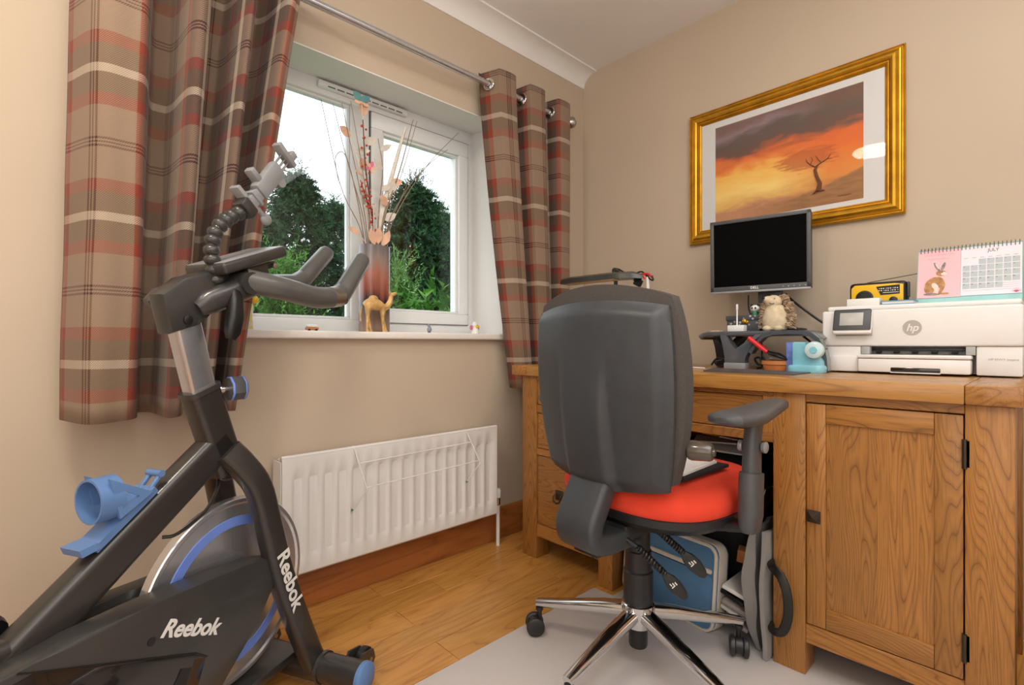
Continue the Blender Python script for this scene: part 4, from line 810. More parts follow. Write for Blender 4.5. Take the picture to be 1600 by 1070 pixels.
P('stand_base', B().box(1.985, 2.07, .60, .84, RT, RT+.013, .005), M['black'], mo)
M['box_pat'] = None
pb = NT('floral_box_print'); vo = pb.n('ShaderNodeTexVoronoi'); vo.inputs['Scale'].default_value = 70; pb.l(pb.obj(), vo.inputs[0]); nz_ = pb.noise(pb.obj(), 30, 2)
pb.l(pb.mix(pb.math('MULTIPLY', pb.ramp(vo.outputs[0], [(.25, (1, 1, 1, 1)), (.33, (0, 0, 0, 1))]), pb.ramp(nz_, [(.45, (0, 0, 0, 1)), (.52, (1, 1, 1, 1))])), '#43474d', '#b9b8b6'), pb.b.inputs['Base Color']); pb.set(Roughness=.5)
kb = T('keepsake_box', 'small dark box printed with pale blossoms on the riser', 'box', (1.955, .777, RT))
P('box_body', B().box(1.925, 1.985, .716, .838, RT, RT+.043, .002), pb.m, kb); P('box_lid', B().box(1.922, 1.988, .713, .841, RT+.043, RT+.062, .002), pb.m, kb)
P('clasp', B().ball((1.922, .772, RT+.040), .009, 10, (.5, 1, 1)).ball((1.921, .760, RT+.036), .006, 8, (.5, 1, 1)), M['gold'], kb, 'brass clasp')
cg = T('charging_dock', 'white charging block with an upright stick before the keepsake box', 'charger', (1.885, .78, RT))
P('block', B().box(1.868, 1.902, .752, .812, RT, RT+.024, .003), M['white'], cg); P('stick', B().tube([(1.885, .782, RT+.02), (1.885, .782, RT+.088)], .0028, 8).tube([(1.885, .782, RT+.082), (1.885, .782, RT+.102)], .0042, 8), M['white'], cg)
pd_ = T('panda_figurine', 'tiny panda in green standing on the keepsake box', 'figurine', (1.95, .742, RT+.062))
P('body', B().lathe([(.009, 0), (.010, .006), (.006, .016)], (1.95, .742, RT+.062), n=12), mat('green_panda_shirt', '#2f8f5c', .5), pd_, 'green body')
hp = P('head', B().ball((1.95, .742, RT+.088), .0145, 14, (1, 1.1, .9)), M['white'], pd_)
for s_ in (-1, 1): P('ear', B().ball((1.95, .742+s_*.012, RT+.100), .0052, 8), M['black'], hp); P('eye', B().ball((1.9365, .742+s_*.0058, RT+.0885), .0036, 8, (.5, 1, 1.1)), M['black'], hp)
P('arm', B().tube([(1.95, .736, RT+.072), (1.948, .728, RT+.070)], .003, 6).tube([(1.95, .748, RT+.072), (1.948, .756, RT+.07)], .003, 6), M['black'], pd_)
S('wooden_block', 'small pale wooden block on the left of the riser', 'block', B().box(1.90, 1.93, .855, .89, RT-.004, RT+.006, .001), M['cream_fur'])
hg = T('hedgehog_toy', 'cream hedgehog soft toy with brown tufted back on the riser', 'soft toy', (1.925, .655, RT))
P('body', B().lathe([(.02, .001), (.036, .006), (.044, .03), (.042, .055), (.034, .078), (.026, .092)], (1.915, .658, RT), n=22), M['cream_fur'], hg)
P('head', B().ball((1.912, .664, RT+.104), .028, 16, (1, 1, .92)), M['cream_fur'], hg)
P('snout', B().lathe([(.018, 0), (.013, .012), (.006, .022), (0, .026)], (1.895, .672, RT+.108), (-.75, .45, .42), 14), M['cream_fur'], hg)
P('nose', B().ball((1.8745, .685, RT+.1185), .0055, 10), M['black'], hg, 'black nose')
for s_ in (0, 1): P('eye', B().ball((1.884+.004*s_, .676-.024*s_, RT+.116-.001*s_), .0018, 6), M['black'], hg)
P('mouth', B().tube(catmull([(1.8815, .668, RT+.101), (1.882, .660, RT+.096), (1.884, .651, RT+.099)], 4), .0009, 5), M['black'], hg)
for dy in (-.016, .02): P('foot', B().ball((1.882, .655+dy, RT+.010), .0125, 10, (1, 1.3, .8)), M['cream_fur'], hg)
b = B(); rq = random.Random(3)
for i in range(330):
    h = rq.random(); th = rq.uniform(-.72*PI, .72*PI); r = .046*(1-.45*h*h); r = r if h < .8 else r*.75
    p = Vector((1.925+r*math.cos(th), .655+r*math.sin(th)*1.06, RT+.012+.115*h)); d = Vector((math.cos(th)+.2, math.sin(th), .5*h-.1)).normalized(); d2 = (d+Vector((rq.uniform(-.6, .6), rq.uniform(-.6, .6), rq.uniform(-.8, .5)))).normalized()
    b.tube([p-d*.004, p+d*.006, p+d*.006+d2*.010], [.0045, .0042, .0015], 5)
P('tufted_coat', b, M['brown_fur'], hg, 'brown tufted back', kind='stuff')
def cable(label, pts, r=.0028, name='cable', m='black'): S(name, label, 'cable', B().tube(catmull(pts, 6), r, 7), M[m])
cable('thick black cable running from the monitor down behind the printer', [(2.055, .672, 1.09), (2.06, .645, 1.06), (2.06, .60, 1.02), (2.06, .545, .975), (2.07, .50, .95), (2.09, .47, .90), (2.11, .46, DT+.005)], .0045)
cable('thin black cable hanging from the left of the monitor', [(2.06, .81, 1.095), (2.065, .81, 1.04), (2.07, .795, 1.0), (2.085, .78, .98), (2.09, .77, .9), (2.09, .77, DT+.004)], .003)
cable('pair of dark cables hanging below the riser arch', [(2.082, .62, .93), (2.05, .58, .90), (2.04, .565, .86), (2.04, .56, DT+.004)], .004)
cable('bundle of black leads coiled left of the riser front support', [(1.86, .84, .815), (1.85, .80, .825), (1.86, .82, .84), (1.85, .85, .83), (1.86, .83, .814), (1.85, .80, .835), (1.86, .845, .845), (1.84, .86, .82)], .0035)
cable('coiled black lead right of the riser front support', [(1.86, .70, .812), (1.85, .68, .82), (1.855, .69, .85), (1.85, .705, .845), (1.85, .69, .825), (1.86, .675, .838), (1.86, .685, .86)], .0038)
cable('white usb lead lying at the left end of the mouse mat', [(1.80, .93, .811), (1.78, .90, .811), (1.77, .865, .811), (1.765, .85, .811)], .0028, m='white')
S('mouse_mat', 'dark grey mouse mat with raised wrist rest on the desk', 'mouse mat', B().rings([[(1.60+.0*a, y, DT+h) for y, h in ((.775, 0), (.50, 0), (.50, .003), (.55, .004), (.585, .012), (.62, .013), (.74, .013), (.775, .004))], [(1.66, y, DT+h) for y, h in ((.775, 0), (.50, 0), (.50, .003), (.55, .004), (.585, .010), (.62, .010), (.74, .010), (.775, .004))], [(1.77, y, DT+h) for y, h in ((.775, 0), (.50, 0), (.50, .003), (.55, .003), (.585, .003), (.62, .003), (.74, .003), (.775, .003))]] if True else []) if (a := 1) else None, mat('dark_grey_mouse_mat', '#54504f', .55, var=.08))
ds = T('clay_dish', 'orange clay dish standing beside the tape dispenser', 'dish', (1.84, .625, DT))
P('dish_body', B().lathe([(.042, 0), (.046, .004), (.050, .022)], (1.84, .622, DT), n=28), M['terracotta'], ds); P('dish_rim', B().lathe([(.050, .020), (.054, .022), (.054, .034), (.048, .034), (.046, .024), (0, .022)], (1.84, .622, DT), n=28), M['terracotta'], ds)
S('stapler', 'small grey metal stapler lying on the clay dish', 'stapler', B().obox((1.825, .60, DT+.040), (.03, .085, .010), (0, 0, .15), .002).obox((1.815, .605, DT+.047), (.018, .05, .005), (0, 0, .15), .001), M['steel'])
hb = T('hand_brush', 'black oval brush with a bright red handle leaning over the clay dish', 'brush', (1.80, .65, DT+.045))
P('brush_handle', B().sweep([(1.80, .705, .921), (1.80, .695, .913), (1.80, .665, .888), (1.80, .643, .871)], rrect(.030, .014, .005), up=(1, 0, 0), scale=[.95, 1, 1, .85]) if False else B().sweep([(1.80, .705, .921), (1.80, .695, .913), (1.80, .665, .888), (1.80, .643, .871)], rrect(.013, .026, .005), up=(1, 0, 0), scale=[.95, 1, 1, .85]), M['red'], hb, 'bright red handle')
P('brush_head', B().sweep([(1.80, .648, .876), (1.80, .635, .868), (1.80, .61, .862), (1.80, .59, .852), (1.80, .582, .846)], circ(1, 14), up=(1, 0, 0), scale=[(.004, .007), (.007, .018), (.008, .022), (.006, .014), (.002, .004)]), M['black'], hb)
tp = T('tape_dispenser', 'sky blue tape dispenser with a frosted roll beside the printer', 'tape dispenser', (1.78, .518, DT))
P('dispenser_base', B().sweep([(1.78, .518, DT+z) for z in (0, .004, .018, .024)], rrect(.112, .055, .022, 5), up=(1, 0, 0), scale=[.95, 1, 1, .93]) if False else B().rings([[(1.78+x*k, .518+y*k, DT+z) for x, y in rrect(.055, .108, .022, 5)] for z, k in ((0, .95), (.004, 1), (.018, 1), (.024, .93))]), M['aqua'], tp)
P('dispenser_body', B().prism([(-y, z) for y, z in ((.556, .826), (.556, .902), (.552, .906), (.518, .906), (.515, .884), (.508, .874), (.496, .866), (.480, .858), (.472, .845), (.470, .826))], (1.765, 0, 0), (0, -1, 0), (0, 0, 1), -.03, .003), M['aqua'], tp)
P('tape_roll', B().lathe([(.0, -.012), (.018, -.012), (.025, -.009), (.0275, -.003), (.0275, .004), (.025, .009), (.0, .011)], (1.752, .489, .880), (1, 0, 0), 26), mat('frosted_tape', '#c3dde2', .3, coat=.3), tp, 'frosted tape roll')
P('roll_hub', B().lathe([(.0, -.0135), (.010, -.0135), (.011, -.0115), (.011, -.009), (0, -.009)], (1.752, .489, .880), (1, 0, 0), 22), M['aqua'], tp)
S('blue_box', 'small blue and white box standing behind the tape dispenser', 'box', B().box(1.80, 1.83, .556, .586, DT, .905, .002), mat('blue_carton', '#6f86cf', .5, var=.2, scale=60))
# ------------------------------------------------------------------ printer and the things on it
WX, WZ = (0, -1, 0), (0, 0, 1)                                      # lettering axes on faces turned to the room
FX = 1.88
pr = T('printer', 'wide white inkjet printer with tilted touch panel on the desk', 'printer', (2.0, .27, DT))
P('upper_body', B().box(FX, 2.15, .035, .502, .893, 1.006, .006, 3), M['printer'], pr)
P('scanner_lid', B().box(FX+.012, 2.15, .038, .49, 1.0062, 1.021, .006, 3), M['printer'], pr)
P('lower_body', B().box(FX+.006, 2.15, .395, .494, DT+.004, .8925, .004).box(FX+.006, 2.15, .037, .128, DT+.004, .8925, .004).box(FX+.07, 2.15, .12, .40, DT+.004, .8925, .002), M['printer'], pr)
P('lower_step', B().box(FX-.004, FX+.02, .40, .497, DT+.004, .862, .005), M['printer'], pr)
os_ = P('output_slot', B().box(FX+.05, FX+.075, .129, .394, .868, .892), M['printer_grey'], pr, 'grey paper output slot')
P('roller_bar', B().box(FX+.03, FX+.05, .15, .38, .878, .888, .002), M['chair_black'], os_)
for i in range(5): P('roller', B().lathe([(.006, -.007), (.006, .007)], (FX+.036, .175+i*.045, .876), (0, 1, 0), 10), M['black'], os_)
P('slot_side', B().box(FX+.002, FX+.06, .372, .394, .868, .892, .001), M['printer_grey'], os_); P('slot_side', B().box(FX+.002, FX+.06, .129, .149, .868, .892, .001), M['printer_grey'], os_)
tr_ = P('paper_tray', B().box(FX-.022, FX+.07, .137, .398, DT+.006, .855, .004), M['white'], pr)
P('tray_lid', B().box(FX-.025, FX+.05, .135, .40, .856, .867, .004), M['printer'], tr_)
P('tray_grip', B().box(FX-.0235, FX-.018, .20, .316, DT+.008, .830, .003), M['bike_gloss'], tr_, 'dark finger grip')
P('grip_lip', B().box(FX-.026, FX-.02, .20, .316, DT+.007, .813, .002), M['white'], tr_)
cf = frame((FX-.017, .415, .972), WX, (.30, 0, 1))
def ct(b): bmesh.ops.transform(b.bm, matrix=cf, verts=b.bm.verts[:]); return b
cp = P('control_panel', ct(B().box(-.052, .052, -.042, .040, -.012, .0, .007, 3)), M['white'], pr)
P('panel_glass', ct(B().box(-.050, .050, -.031, .038, -.002, .0015, .004)), M['bezel'], cp, 'dark grey panel face')
P('touch_screen', ct(B().box(-.033, .030, -.015, .027, 0, .0022, .001)), mat('pale_grey_screen', '#b3b2ae', .3), cp, 'pale grey touch screen')  # plain pale grey screen colour
P('panel_recess', B().box(FX-.0012, FX+.01, .364, .464, .924, .952, .003), M['printer_grey'], pr, 'grey recess below the panel')
lg_ = P('maker_emblem', B().lathe([(.0225, 0), (.0225, .0012), (.0, .0012)], (FX, .267, .948), (-1, 0, 0), 36), mat('emblem_grey', '#b5afa9', .35), pr, 'round grey emblem')
text('emblem_lettering', 'hp', .030, M['printer'], lg_, frame((FX-.0013, .267, .9475), WX, WZ), shear=.28, xs=.95, bold=.0006)
text('model_lettering', 'HP ENVY Inspire', .0085, M['printer_grey'], pr, frame((FX+.0058, .074, .857), WX, WZ))
LZ = 1.021
S('white_carton', 'slim white carton lying on the printer before the radio', 'box', B().box(1.90, 1.95, .350, .437, LZ, LZ+.023, .002), M['white'])
bk_ = T('notebook', 'blue covered notebook lying on the printer beside the white carton', 'book', (1.93, .31, LZ))
P('cover', B().box(1.90, 1.98, .266, .346, LZ, LZ+.0025).box(1.90, 1.98, .266, .346, LZ+.010, LZ+.0125), mat('blue_book_cover', '#4f93b8', .5), bk_); P('pages', B().box(1.902, 1.976, .268, .344, LZ+.0025, LZ+.010), M['paper'], bk_)
ra = T('radio', 'yellow and black emergency radio standing on the printer', 'radio', (2.02, .375, LZ))
RX = 1.995
P('body', B().box(RX, RX+.055, .297, .452, LZ, LZ+.082, .012, 3), M['black'], ra)
fc = P('front_panel', B().prism([(-.445+x, LZ+z) for x, z in ((.0, .004), (.0, .064), (.010, .074), (.118, .074), (.140, .070), (.140, .004))], (RX+.001, 0, 0), WX, WZ, .004, .0015), M['yellow'], ra, 'yellow front panel')
P('speaker_grille', B().lathe([(.0245, 0), (.0245, .002), (.019, .003), (.018, .0015), (.0, .0025)], (RX-.003, .408, LZ+.031), (-1, 0, 0), 30), M['black'], fc)
P('tuning_dial', B().prism([(-.380+x, LZ+z) for x, z in ((.004, .066), (.066, .069), (.066, .040), (.016, .038))], (RX-.0028, 0, 0), WX, WZ, .0015), M['bike_gloss'], fc)
b = B()
for r_ in range(2):
    for i in range(9): b.box(RX-.0048, RX-.0042, .318+i*.006, .318+i*.006+(.0035 if (i+r_) % 3 else .0015), LZ+.0505+r_*.0068, LZ+.0535+r_*.0068)
b.box(RX-.0048, RX-.0042, .316, .358, LZ+.0445, LZ+.0462); P('dial_scale', b, M['letter_white'], fc, 'white tuning scale', kind='stuff')
P('knob', B().lathe([(.011, 0), (.011, .004), (.008, .006), (0, .006)], (RX-.003, .330, LZ+.020), (-1, 0, 0), 20), M['black'], fc)
P('antenna', B().tube([(RX+.02, .405, LZ+.083), (RX+.02, .27, LZ+.101)], .0014, 6), M['dark_metal'], ra); P('carry_strap', B().box(RX+.01, RX+.04, .2935, .297, LZ+.03, LZ+.078, .001), M['bezel'], ra)
ca = T('desk_calendar', 'spiral desk calendar with pink hare page and July page', 'calendar', (2.03, .155, LZ))
KF = frame((1.985, .272, LZ+.0035), WX, (.22, 0, 1))                  # X to the right, Y up the easel face, Z to the room
def kt(b): bmesh.ops.transform(b.bm, matrix=KF, verts=b.bm.verts[:]); return b
CW, CH = .232, .178
M['mint'] = mat('mint_card', '#9fd0cf', .7); M['pink'] = mat('pink_card', '#f0bfc6', .7, var=.02); M['lilac_paper'] = mat('lilac_white_paper', '#eae4ec', .75, var=.01)
P('easel_front', kt(B().box(0, CW, 0, CH-.012, -.002, 0)), M['mint'], ca, 'mint card easel')
P('easel_back', B().rings([[(1.985+.22*CH*.975+q, .272-a, LZ+.0015+CH*.96*0+CH*.955) for a, q in ((0, 0), (CW, 0), (CW, .002), (0, .002))], [(2.085+q, .272-a, LZ+.001) for a, q in ((0, 0), (CW, 0), (CW, .002), (0, .002))]]), M['mint'], ca)
P('pink_page', kt(B().box(.002, .102, .016, CH-.010, .0012, .0020)), M['pink'], ca, 'pink page with hare')
P('month_page', kt(B().box(.1025, CW-.001, .018, CH-.010, .0014, .0022)), M['lilac_paper'], ca, 'pale July page')
b = B()
for i in range(26):
    cx_ = .008+i*(CW-.014)/25; b.tube([(cx_, CH-.013+.0085*math.cos(t)+.004, .0085*math.sin(t)*.8) for t in [k*2*PI/10 for k in range(10)]], .0008, 5)
P('spiral_binding', kt(b), M['dark_metal'], ca, 'dark wire binding', kind='stuff')
dc = mat('date_cell_grey', '#b9c3c6', .7, var=.02); mp_ = [o for o in ca.children if o.name.startswith('month_page')][0]; pkp = [o for o in ca.children if o.name.startswith('pink_page')][0]
day = 1; nums = []
for r_ in range(5):
    for c_ in range(7):
        if (r_ == 0 and c_ < 2) or day > 31: continue
        x, y = .1065+c_*.0175, CH-.050-r_*.0185
        P('date_cell', kt(B().box(x, x+.0155, y-.0160, y, .0022, .0026)), dc, mp_); nums.append((str(day), x+.0035, y-.003)); day += 1
M['ink'] = mat('grey_ink', '#6d6a70', .8); M['gold_ink'] = mat('gold_ink', '#dba27c', .5)
text('dates', None, .0042, M['ink'], mp_, KF @ Matrix.Translation((0, 0, .0028)), items=nums)
text('month_name', 'JULY', .013, M['ink'], mp_, KF @ Matrix.Translation((.172, CH-.026, .0026)), xs=.9)
b = B()
for i in range(4): b.box(.107, CW-.006, .032+i*.006, .0323+i*.006, .0022, .0025)
for i in range(7): b.box(.109+i*.0175, .118+i*.0175, CH-.0455, CH-.0447, .0022, .0025)
P('ruled_lines', kt(b), M['ink'], mp_, kind='stuff')
b = B()
for i in range(7): a_ = PI*(.1+.8*i/6); b.prism([(0, -.0012), (.012, 0), (0, .0012)], (CW-.012, .022, .0022), (math.cos(a_), math.sin(a_), 0), (-math.sin(a_), math.cos(a_), 0), .0005)
P('flower_motif', kt(b), M['pinkc'], mp_, 'pink flower motif')
b = B(); rq = random.Random(8)
for yy, x0_, n_ in ((CH-.024, .016, 13), (CH-.037, .026, 9)):
    for i in range(n_): h_ = rq.uniform(.003, .0065); x_ = x0_+i*.0056; b.tube([(x_, yy-.003, .0022), (x_+.001, yy-.003+h_, .0022), (x_+.003, yy-.0025, .0022)], .00045, 4)
P('gold_script', kt(b), M['gold_ink'], pkp, 'gold script lines', kind='stuff')
# hare: flat print built as thin coloured shapes
HB = mat('hare_brown', '#b98a5c', .8, var=.3, scale=90); HG = mat('hare_grey', '#8f8588', .8, var=.3, scale=120); HW = mat('hare_pale', '#e6d6cc', .8)
def ell(cx_, cy_, rx, ry, rot=0, n=14): return [(cx_+rx*math.cos(t)*math.cos(rot)-ry*math.sin(t)*math.sin(rot), cy_+rx*math.cos(t)*math.sin(rot)+ry*math.sin(t)*math.cos(rot)) for t in [2*PI*i/n for i in range(n)]]
for i, (poly, m) in enumerate(((ell(.040, .062, .024, .017, .75), HB), (ell(.054, .064, .012, .019, .3), HB), (ell(.030, .044, .012, .016, .2), HB), (ell(.058, .093, .013, .0095, -.2), HB), (ell(.064, .091, .007, .006), HW), (ell(.047, .114, .0042, .016, .45), HG), (ell(.062, .114, .004, .014, -.3), HG), (ell(.048, .116, .002, .011, .45), HW), (ell(.060, .043, .0045, .020, -.35), HB), (ell(.047, .038, .0045, .019, .15), HW), (ell(.045, .0265, .011, .003, 0), HB), (ell(.033, .028, .016, .0035, .0), HG), (ell(.067, .028, .010, .003, 0), HB), (ell(.044, .052, .007, .012, .5), HW), (ell(.060, .096, .0016, .0016), M['black']))):
    P('hare_print', kt(B().prism(poly, (0, 0, .0020+i*.00006), (1, 0, 0), (0, 1, 0), .0003)), m, pkp)
# ------------------------------------------------------------------ exercise bike (local: x = forward, y = left, z = up)
BK = T('exercise_bike', 'black spin bike with chrome flywheel and blue details by the curtain', 'exercise bike', (.48448, 1.39972, 0), math.radians(27.532), local=True)
def L(s, t, z): return Vector((s, -t, z))
P('main_tube', B().sweep([L(-.205, 0, .678), L(-.66, 0, .342)], rrect(.052, .074, .016, 4), up=(0, 0, 1)), M['bike'], BK)
P('rear_tube', B().sweep([L(-.60, 0, .40), L(-.98, 0, .40)], rrect(.05, .07, .016, 4), up=(0, 0, 1)), M['bike'], BK)
P('rear_leg', B().sweep([L(-.96, 0, .40), L(-1.0, 0, .07)], rrect(.06, .05, .014, 3), up=(0, 1, 0)), M['bike'], BK)
P('rear_stabilizer', B().tube([L(-1.0, -.22, .045), L(-1.0, .22, .045)], .035, 16).box(-1.03, -.97, -.21, -.17, .0, .03, .004).box(-1.03, -.97, .17, .21, .0, .03, .004), M['bike'], BK)
P('head_tube', B().sweep([L(-.194, 0, .605), L(-.2615, 0, .797)], rrect(.074, .052, .014, 4), up=(0, 1, 0)), M['bike'], BK)
P('collar', B().sweep([L(-.2595, 0, .792), L(-.2635, 0, .803)], rrect(.080, .057, .015, 4), up=(0, 1, 0)), M['bike_matt'], BK)
P('chrome_post', B().sweep([L(-.257, 0, .78), L(-.303, 0, .96)], rrect(.060, .036, .006, 3), up=(0, 1, 0)), M['post_chrome'], BK)
for t in (-.008, .004): P('post_groove', B().sweep([L(-.283, t, .80), L(-.3295, t, .95)], rrect(.004, .003, .001, 1), up=(0, 1, 0)), M['steel'], BK)
P('stem', B().prism([(-.362, 1.0), (-.342, .92), (-.280, .94), (-.272, .965), (-.225, .985), (-.185, 1.03), (-.20, 1.062), (-.255, 1.062), (-.315, 1.040)], L(0, .026, 0), (1, 0, 0), (0, 0, 1), -.050, .010), M['bike_matt'], BK)
P('slider_tube', B().sweep([L(-.285, .022, .975), L(-.265, .028, .990), L(-.20, .036, 1.022), L(-.165, .040, 1.036)], rrect(.056, .05, .022, 4), up=(0, 1, 0), scale=[.6, .95, 1, .92]), M['bike_matt'], BK)
P('stem_bolt', B().lathe([(.010, 0), (.010, .004), (.006, .006), (0, .005)], L(-.31, .026, .95), (0, -1, 0), 16), M['black'], BK)
P('slider_horn', B().sweep([L(-.20, -.02, 1.03), L(-.26, -.045, 1.018), L(-.315, -.055, 1.0), L(-.336, -.058, .985)], rrect(.042, .048, .018, 4), up=(0, 0, 1), scale=[1, 1, .85, .45]), M['bike_matt'], BK)
P('quick_release', B().sweep([L(-.215, .05, 1.02), L(-.22, .058, .995), L(-.225, .062, .96), L(-.232, .062, .925), L(-.235, .06, .91)], rrect(.034, .026, .010, 4), up=(0, 1, 0), scale=[.7, .95, 1.1, 1.0, .6]), M['black'], BK)
kn = P('adjust_knob', B().lathe([(.008, -.03), (.014, -.028), (.014, -.014), (.008, -.013), (.007, .004)], L(-.205, .012, .795), (1, -.35, .04), 18), M['chrome'], BK)
P('knob_grip', B().lathe([(.012, .003), (.027, .005), (.029, .010), (.029, .034), (.026, .040), (.012, .042), (0, .041)], L(-.205, .012, .795), (1, -.35, .04), 8), M['bezel'], kn)
P('knob_rim', B().lathe([(.0275, .006), (.0302, .009), (.0275, .012)], L(-.205, .012, .795), (1, -.35, .04), 8).lathe([(.0275, .032), (.0302, .035), (.0272, .0385)], L(-.205, .012, .795), (1, -.35, .04), 8), M['blue_ring'], kn, 'blue knob rims')
# handlebar
HB0 = P('handlebar', B().tube([L(-.185, -.06, 1.052), L(-.185, .07, 1.040)], .026, 16), M['bike_matt'], BK)
P('grip_bar', B().tube(catmull([L(-.185, .045, 1.048), L(-.108, .078, 1.036), L(.0, .085, 1.024), (L(.085, .083, 1.030))], 6)+[L(.116, .08, 1.046)], .0285, 18), M['grip'], HB0)
P('grip_end', B().sweep([L(.105, .082, 1.030), L(.13, .08, 1.056), L(.214, .078, 1.154), L(.221, .078, 1.163)], circ(.027, 18), up=(0, 1, 0), scale=[.97, 1, .97, .8]), M['grip'], HB0)
P('pulse_sensor', B().tube([L(.060, .084, 1.028), L(.100, .082, 1.034)], .0295, 18), M['steel'], HB0, 'steel pulse sensor')
P('grip_bar', B().tube(catmull([L(-.185, -.045, 1.054), L(-.08, -.072, 1.058), L(.02, -.08, 1.068), L(.11, -.08, 1.080)], 6)+[L(.145, -.08, 1.098)], .0265, 18), M['grip'], HB0)
P('grip_end', B().sweep([L(.128, -.08, 1.082), L(.155, -.08, 1.108), L(.245, -.08, 1.192), L(.252, -.08, 1.20)], circ(.026, 18), up=(0, 1, 0), scale=[.97, 1, .97, .8]), M['grip'], HB0)
# console
CF = frame(L(-.165, .005, 1.112), (.93, 0, .37), (0, 1, 0))
def ft(b): bmesh.ops.transform(b.bm, matrix=CF, verts=b.bm.verts[:]); return b
cn = P('console', ft(B().box(-.10, .095, -.06, .062, -.026, 0, .007, 3)), M['bike_matt'], BK)
P('console_face', ft(B().box(-.094, .089, -.054, .056, -.002, .0015, .001)), M['grey_plastic'], cn, 'pale reflective display face')
P('console_bracket', ft(B().box(-.02, .05, -.03, .035, -.06, -.027, .006).box(.03, .085, -.02, .02, -.05, -.032, .004)), M['bike_matt'], cn)
P('bracket_screw', ft(B().lathe([(.007, 0), (.007, .006), (0, .007)], (.075, -.022, -.045), (0, -1, 0), 12)), M['steel'], cn)
# fork legs, stabilizer, flywheel
for sg in (1, -1):
    o = sg*.062
    pts = [L(-.215, sg*.028, .655), L(-.190, sg*.045, .618), L(-.160, o, .560), L(-.135, sg*.068, .460), L(-.103, sg*.074, .330), L(-.060, sg*.082, .20), L(-.002, sg*.092, .045)]
    P('fork_leg', B().sweep(catmull(pts, 5), rrect(.060, .042, .014, 4), up=(0, 1, 0)), M['bike'], BK)
st = P('front_stabilizer', B().tube([L(.0, -.235, .050), L(.0, .235, .050)], .036, 24), M['bike'], BK)
for sg in (1, -1):
    P('end_cap', B().lathe([(.037, 0), (.038, .003), (.037, .013), (.03, .018), (0, .019)], L(0, sg*.235, .05), (0, -sg, 0), 24), M['blue'], st, 'blue end cap')
    P('leg_collar', B().tube([L(0, sg*.112, .05), L(0, sg*.122, .05)], .039, 24), M['bike_matt'], st)
    wb = P('wheel_bracket', B().prism([(.02, .03), (.05, .07), (.10, .058), (.108, .03), (.09, .012), (.03, .02)], L(0, sg*.165-.012, 0), (1, 0, 0), (0, 0, 1), .006).prism([(.02, .03), (.05, .07), (.10, .058), (.108, .03), (.09, .012), (.03, .02)], L(0, sg*.165+.030, 0), (1, 0, 0), (0, 0, 1), .006), M['bike_matt'], st)
    P('transport_wheel', B().lathe([(0, -.014), (.024, -.014), (.029, -.009), (.030, 0), (.029, .009), (.024, .014), (0, .014)], L(.088, sg*.165+.012, .034), (0, 1, 0), 26), M['black'], st)
    P('wheel_bolt', B().lathe([(.007, 0), (.007, .005), (0, .006)], L(.088, sg*.165+.031, .034), (0, -1, 0), 12), M['steel'], st)
    P('rubber_foot', B().box(-.03, .03, -sg*.215-.02, -sg*.215+.02, .0, .022, .004), M['black'], st)
P('foot_plate', B().box(-.20, .0, -.05, .21, .070, .095, .006), M['bike'], BK); P('plate_bolt', B().lathe([(.011, 0), (.011, .006), (.007, .009), (0, .009)], L(-.03, -.14, .095), (0, 0, 1), 14), M['black'], BK)
FC = L(-.185, 0, .318)
fw_ = P('flywheel', B().lathe([(0, -.009), (.20, -.009), (.205, -.013), (.213, -.013), (.2155, -.010), (.2155, .010), (.213, .013), (.205, .013), (.20, .009), (0, .009)], FC, (0, 1, 0), 72), M['wheel_chrome'], BK, 'chrome flywheel')
P('flywheel_ring', B().lathe([(.150, .0088), (.151, .0108), (.172, .0108), (.173, .0088)], FC, (0, -1, 0), 72).lathe([(.150, .0088), (.151, .0108), (.172, .0108), (.173, .0088)], FC, (0, 1, 0), 72), M['blue_ring'], fw_, 'blue painted ring')
P('axle', B().tube([FC+V(0, -.07, 0), FC+V(0, .07, 0)], .012, 12), M['steel'], fw_)
gp = [(-.90, .40), (-.60, .412), (-.537, .420), (-.412, .413), (-.276, .405), (-.165, .396), (-.132, .385), (-.112, .352), (-.112, .325), (-.175, .254), (-.268, .172), (-.335, .10), (-.45, .07), (-.80, .10), (-.95, .25)]
cg_ = P('chain_guard', B().prism(gp, L(0, .078, 0), (1, 0, 0), (0, 0, 1), -.058, .012), M['bike_matt'], BK)
P('guard_rear', B().prism(gp, L(0, -.020, 0), (1, 0, 0), (0, 0, 1), -.042, .010).box(-.9, -.385, -.03, .03, .12, .398, .006), M['bike_matt'], cg_)
P('guard_inset', B().prism([(-.90, .385), (-.595, .398), (-.335, .272), (-.312, .252), (-.335, .19), (-.40, .09), (-.46, .082), (-.80, .115)], L(0, .076, 0), (1, 0, 0), (0, 0, 1), .0045, .001), M['bike_gloss'], cg_, 'glossy dark inset panel')
P('inset_grille', B().prism([(-.405, .200), (-.365, .262), (-.345, .252), (-.372, .185)], L(0, .0800, 0), (1, 0, 0), (0, 0, 1), .002), M['black'], cg_)
P('guard_seam', B().tube([L(-.62, .081, .410), L(-.335, .081, .275), L(-.309, .081, .253)], .0012, 6), M['black'], cg_)
P('dark_hole_disc', B().lathe([(.0075, 0), (.0075, .001), (0, .0012)], L(-.422, .0785, .347), (0, -1, 0), 16), M['black'], cg_)  # flat black disc, the dark of a hole put in as colour
g_a = math.radians(-26.3)
text('maker_lettering', 'Reebok', .044, M['letter_white'], cg_, frame(L(-.341, .0786, .328), (math.cos(g_a), 0, math.sin(g_a)), (-math.sin(g_a), 0, math.cos(g_a))), shear=.22, xs=.98, bold=.0012)
fl_leg = [o for o in BK.children if o.name.startswith('fork_leg')][0]
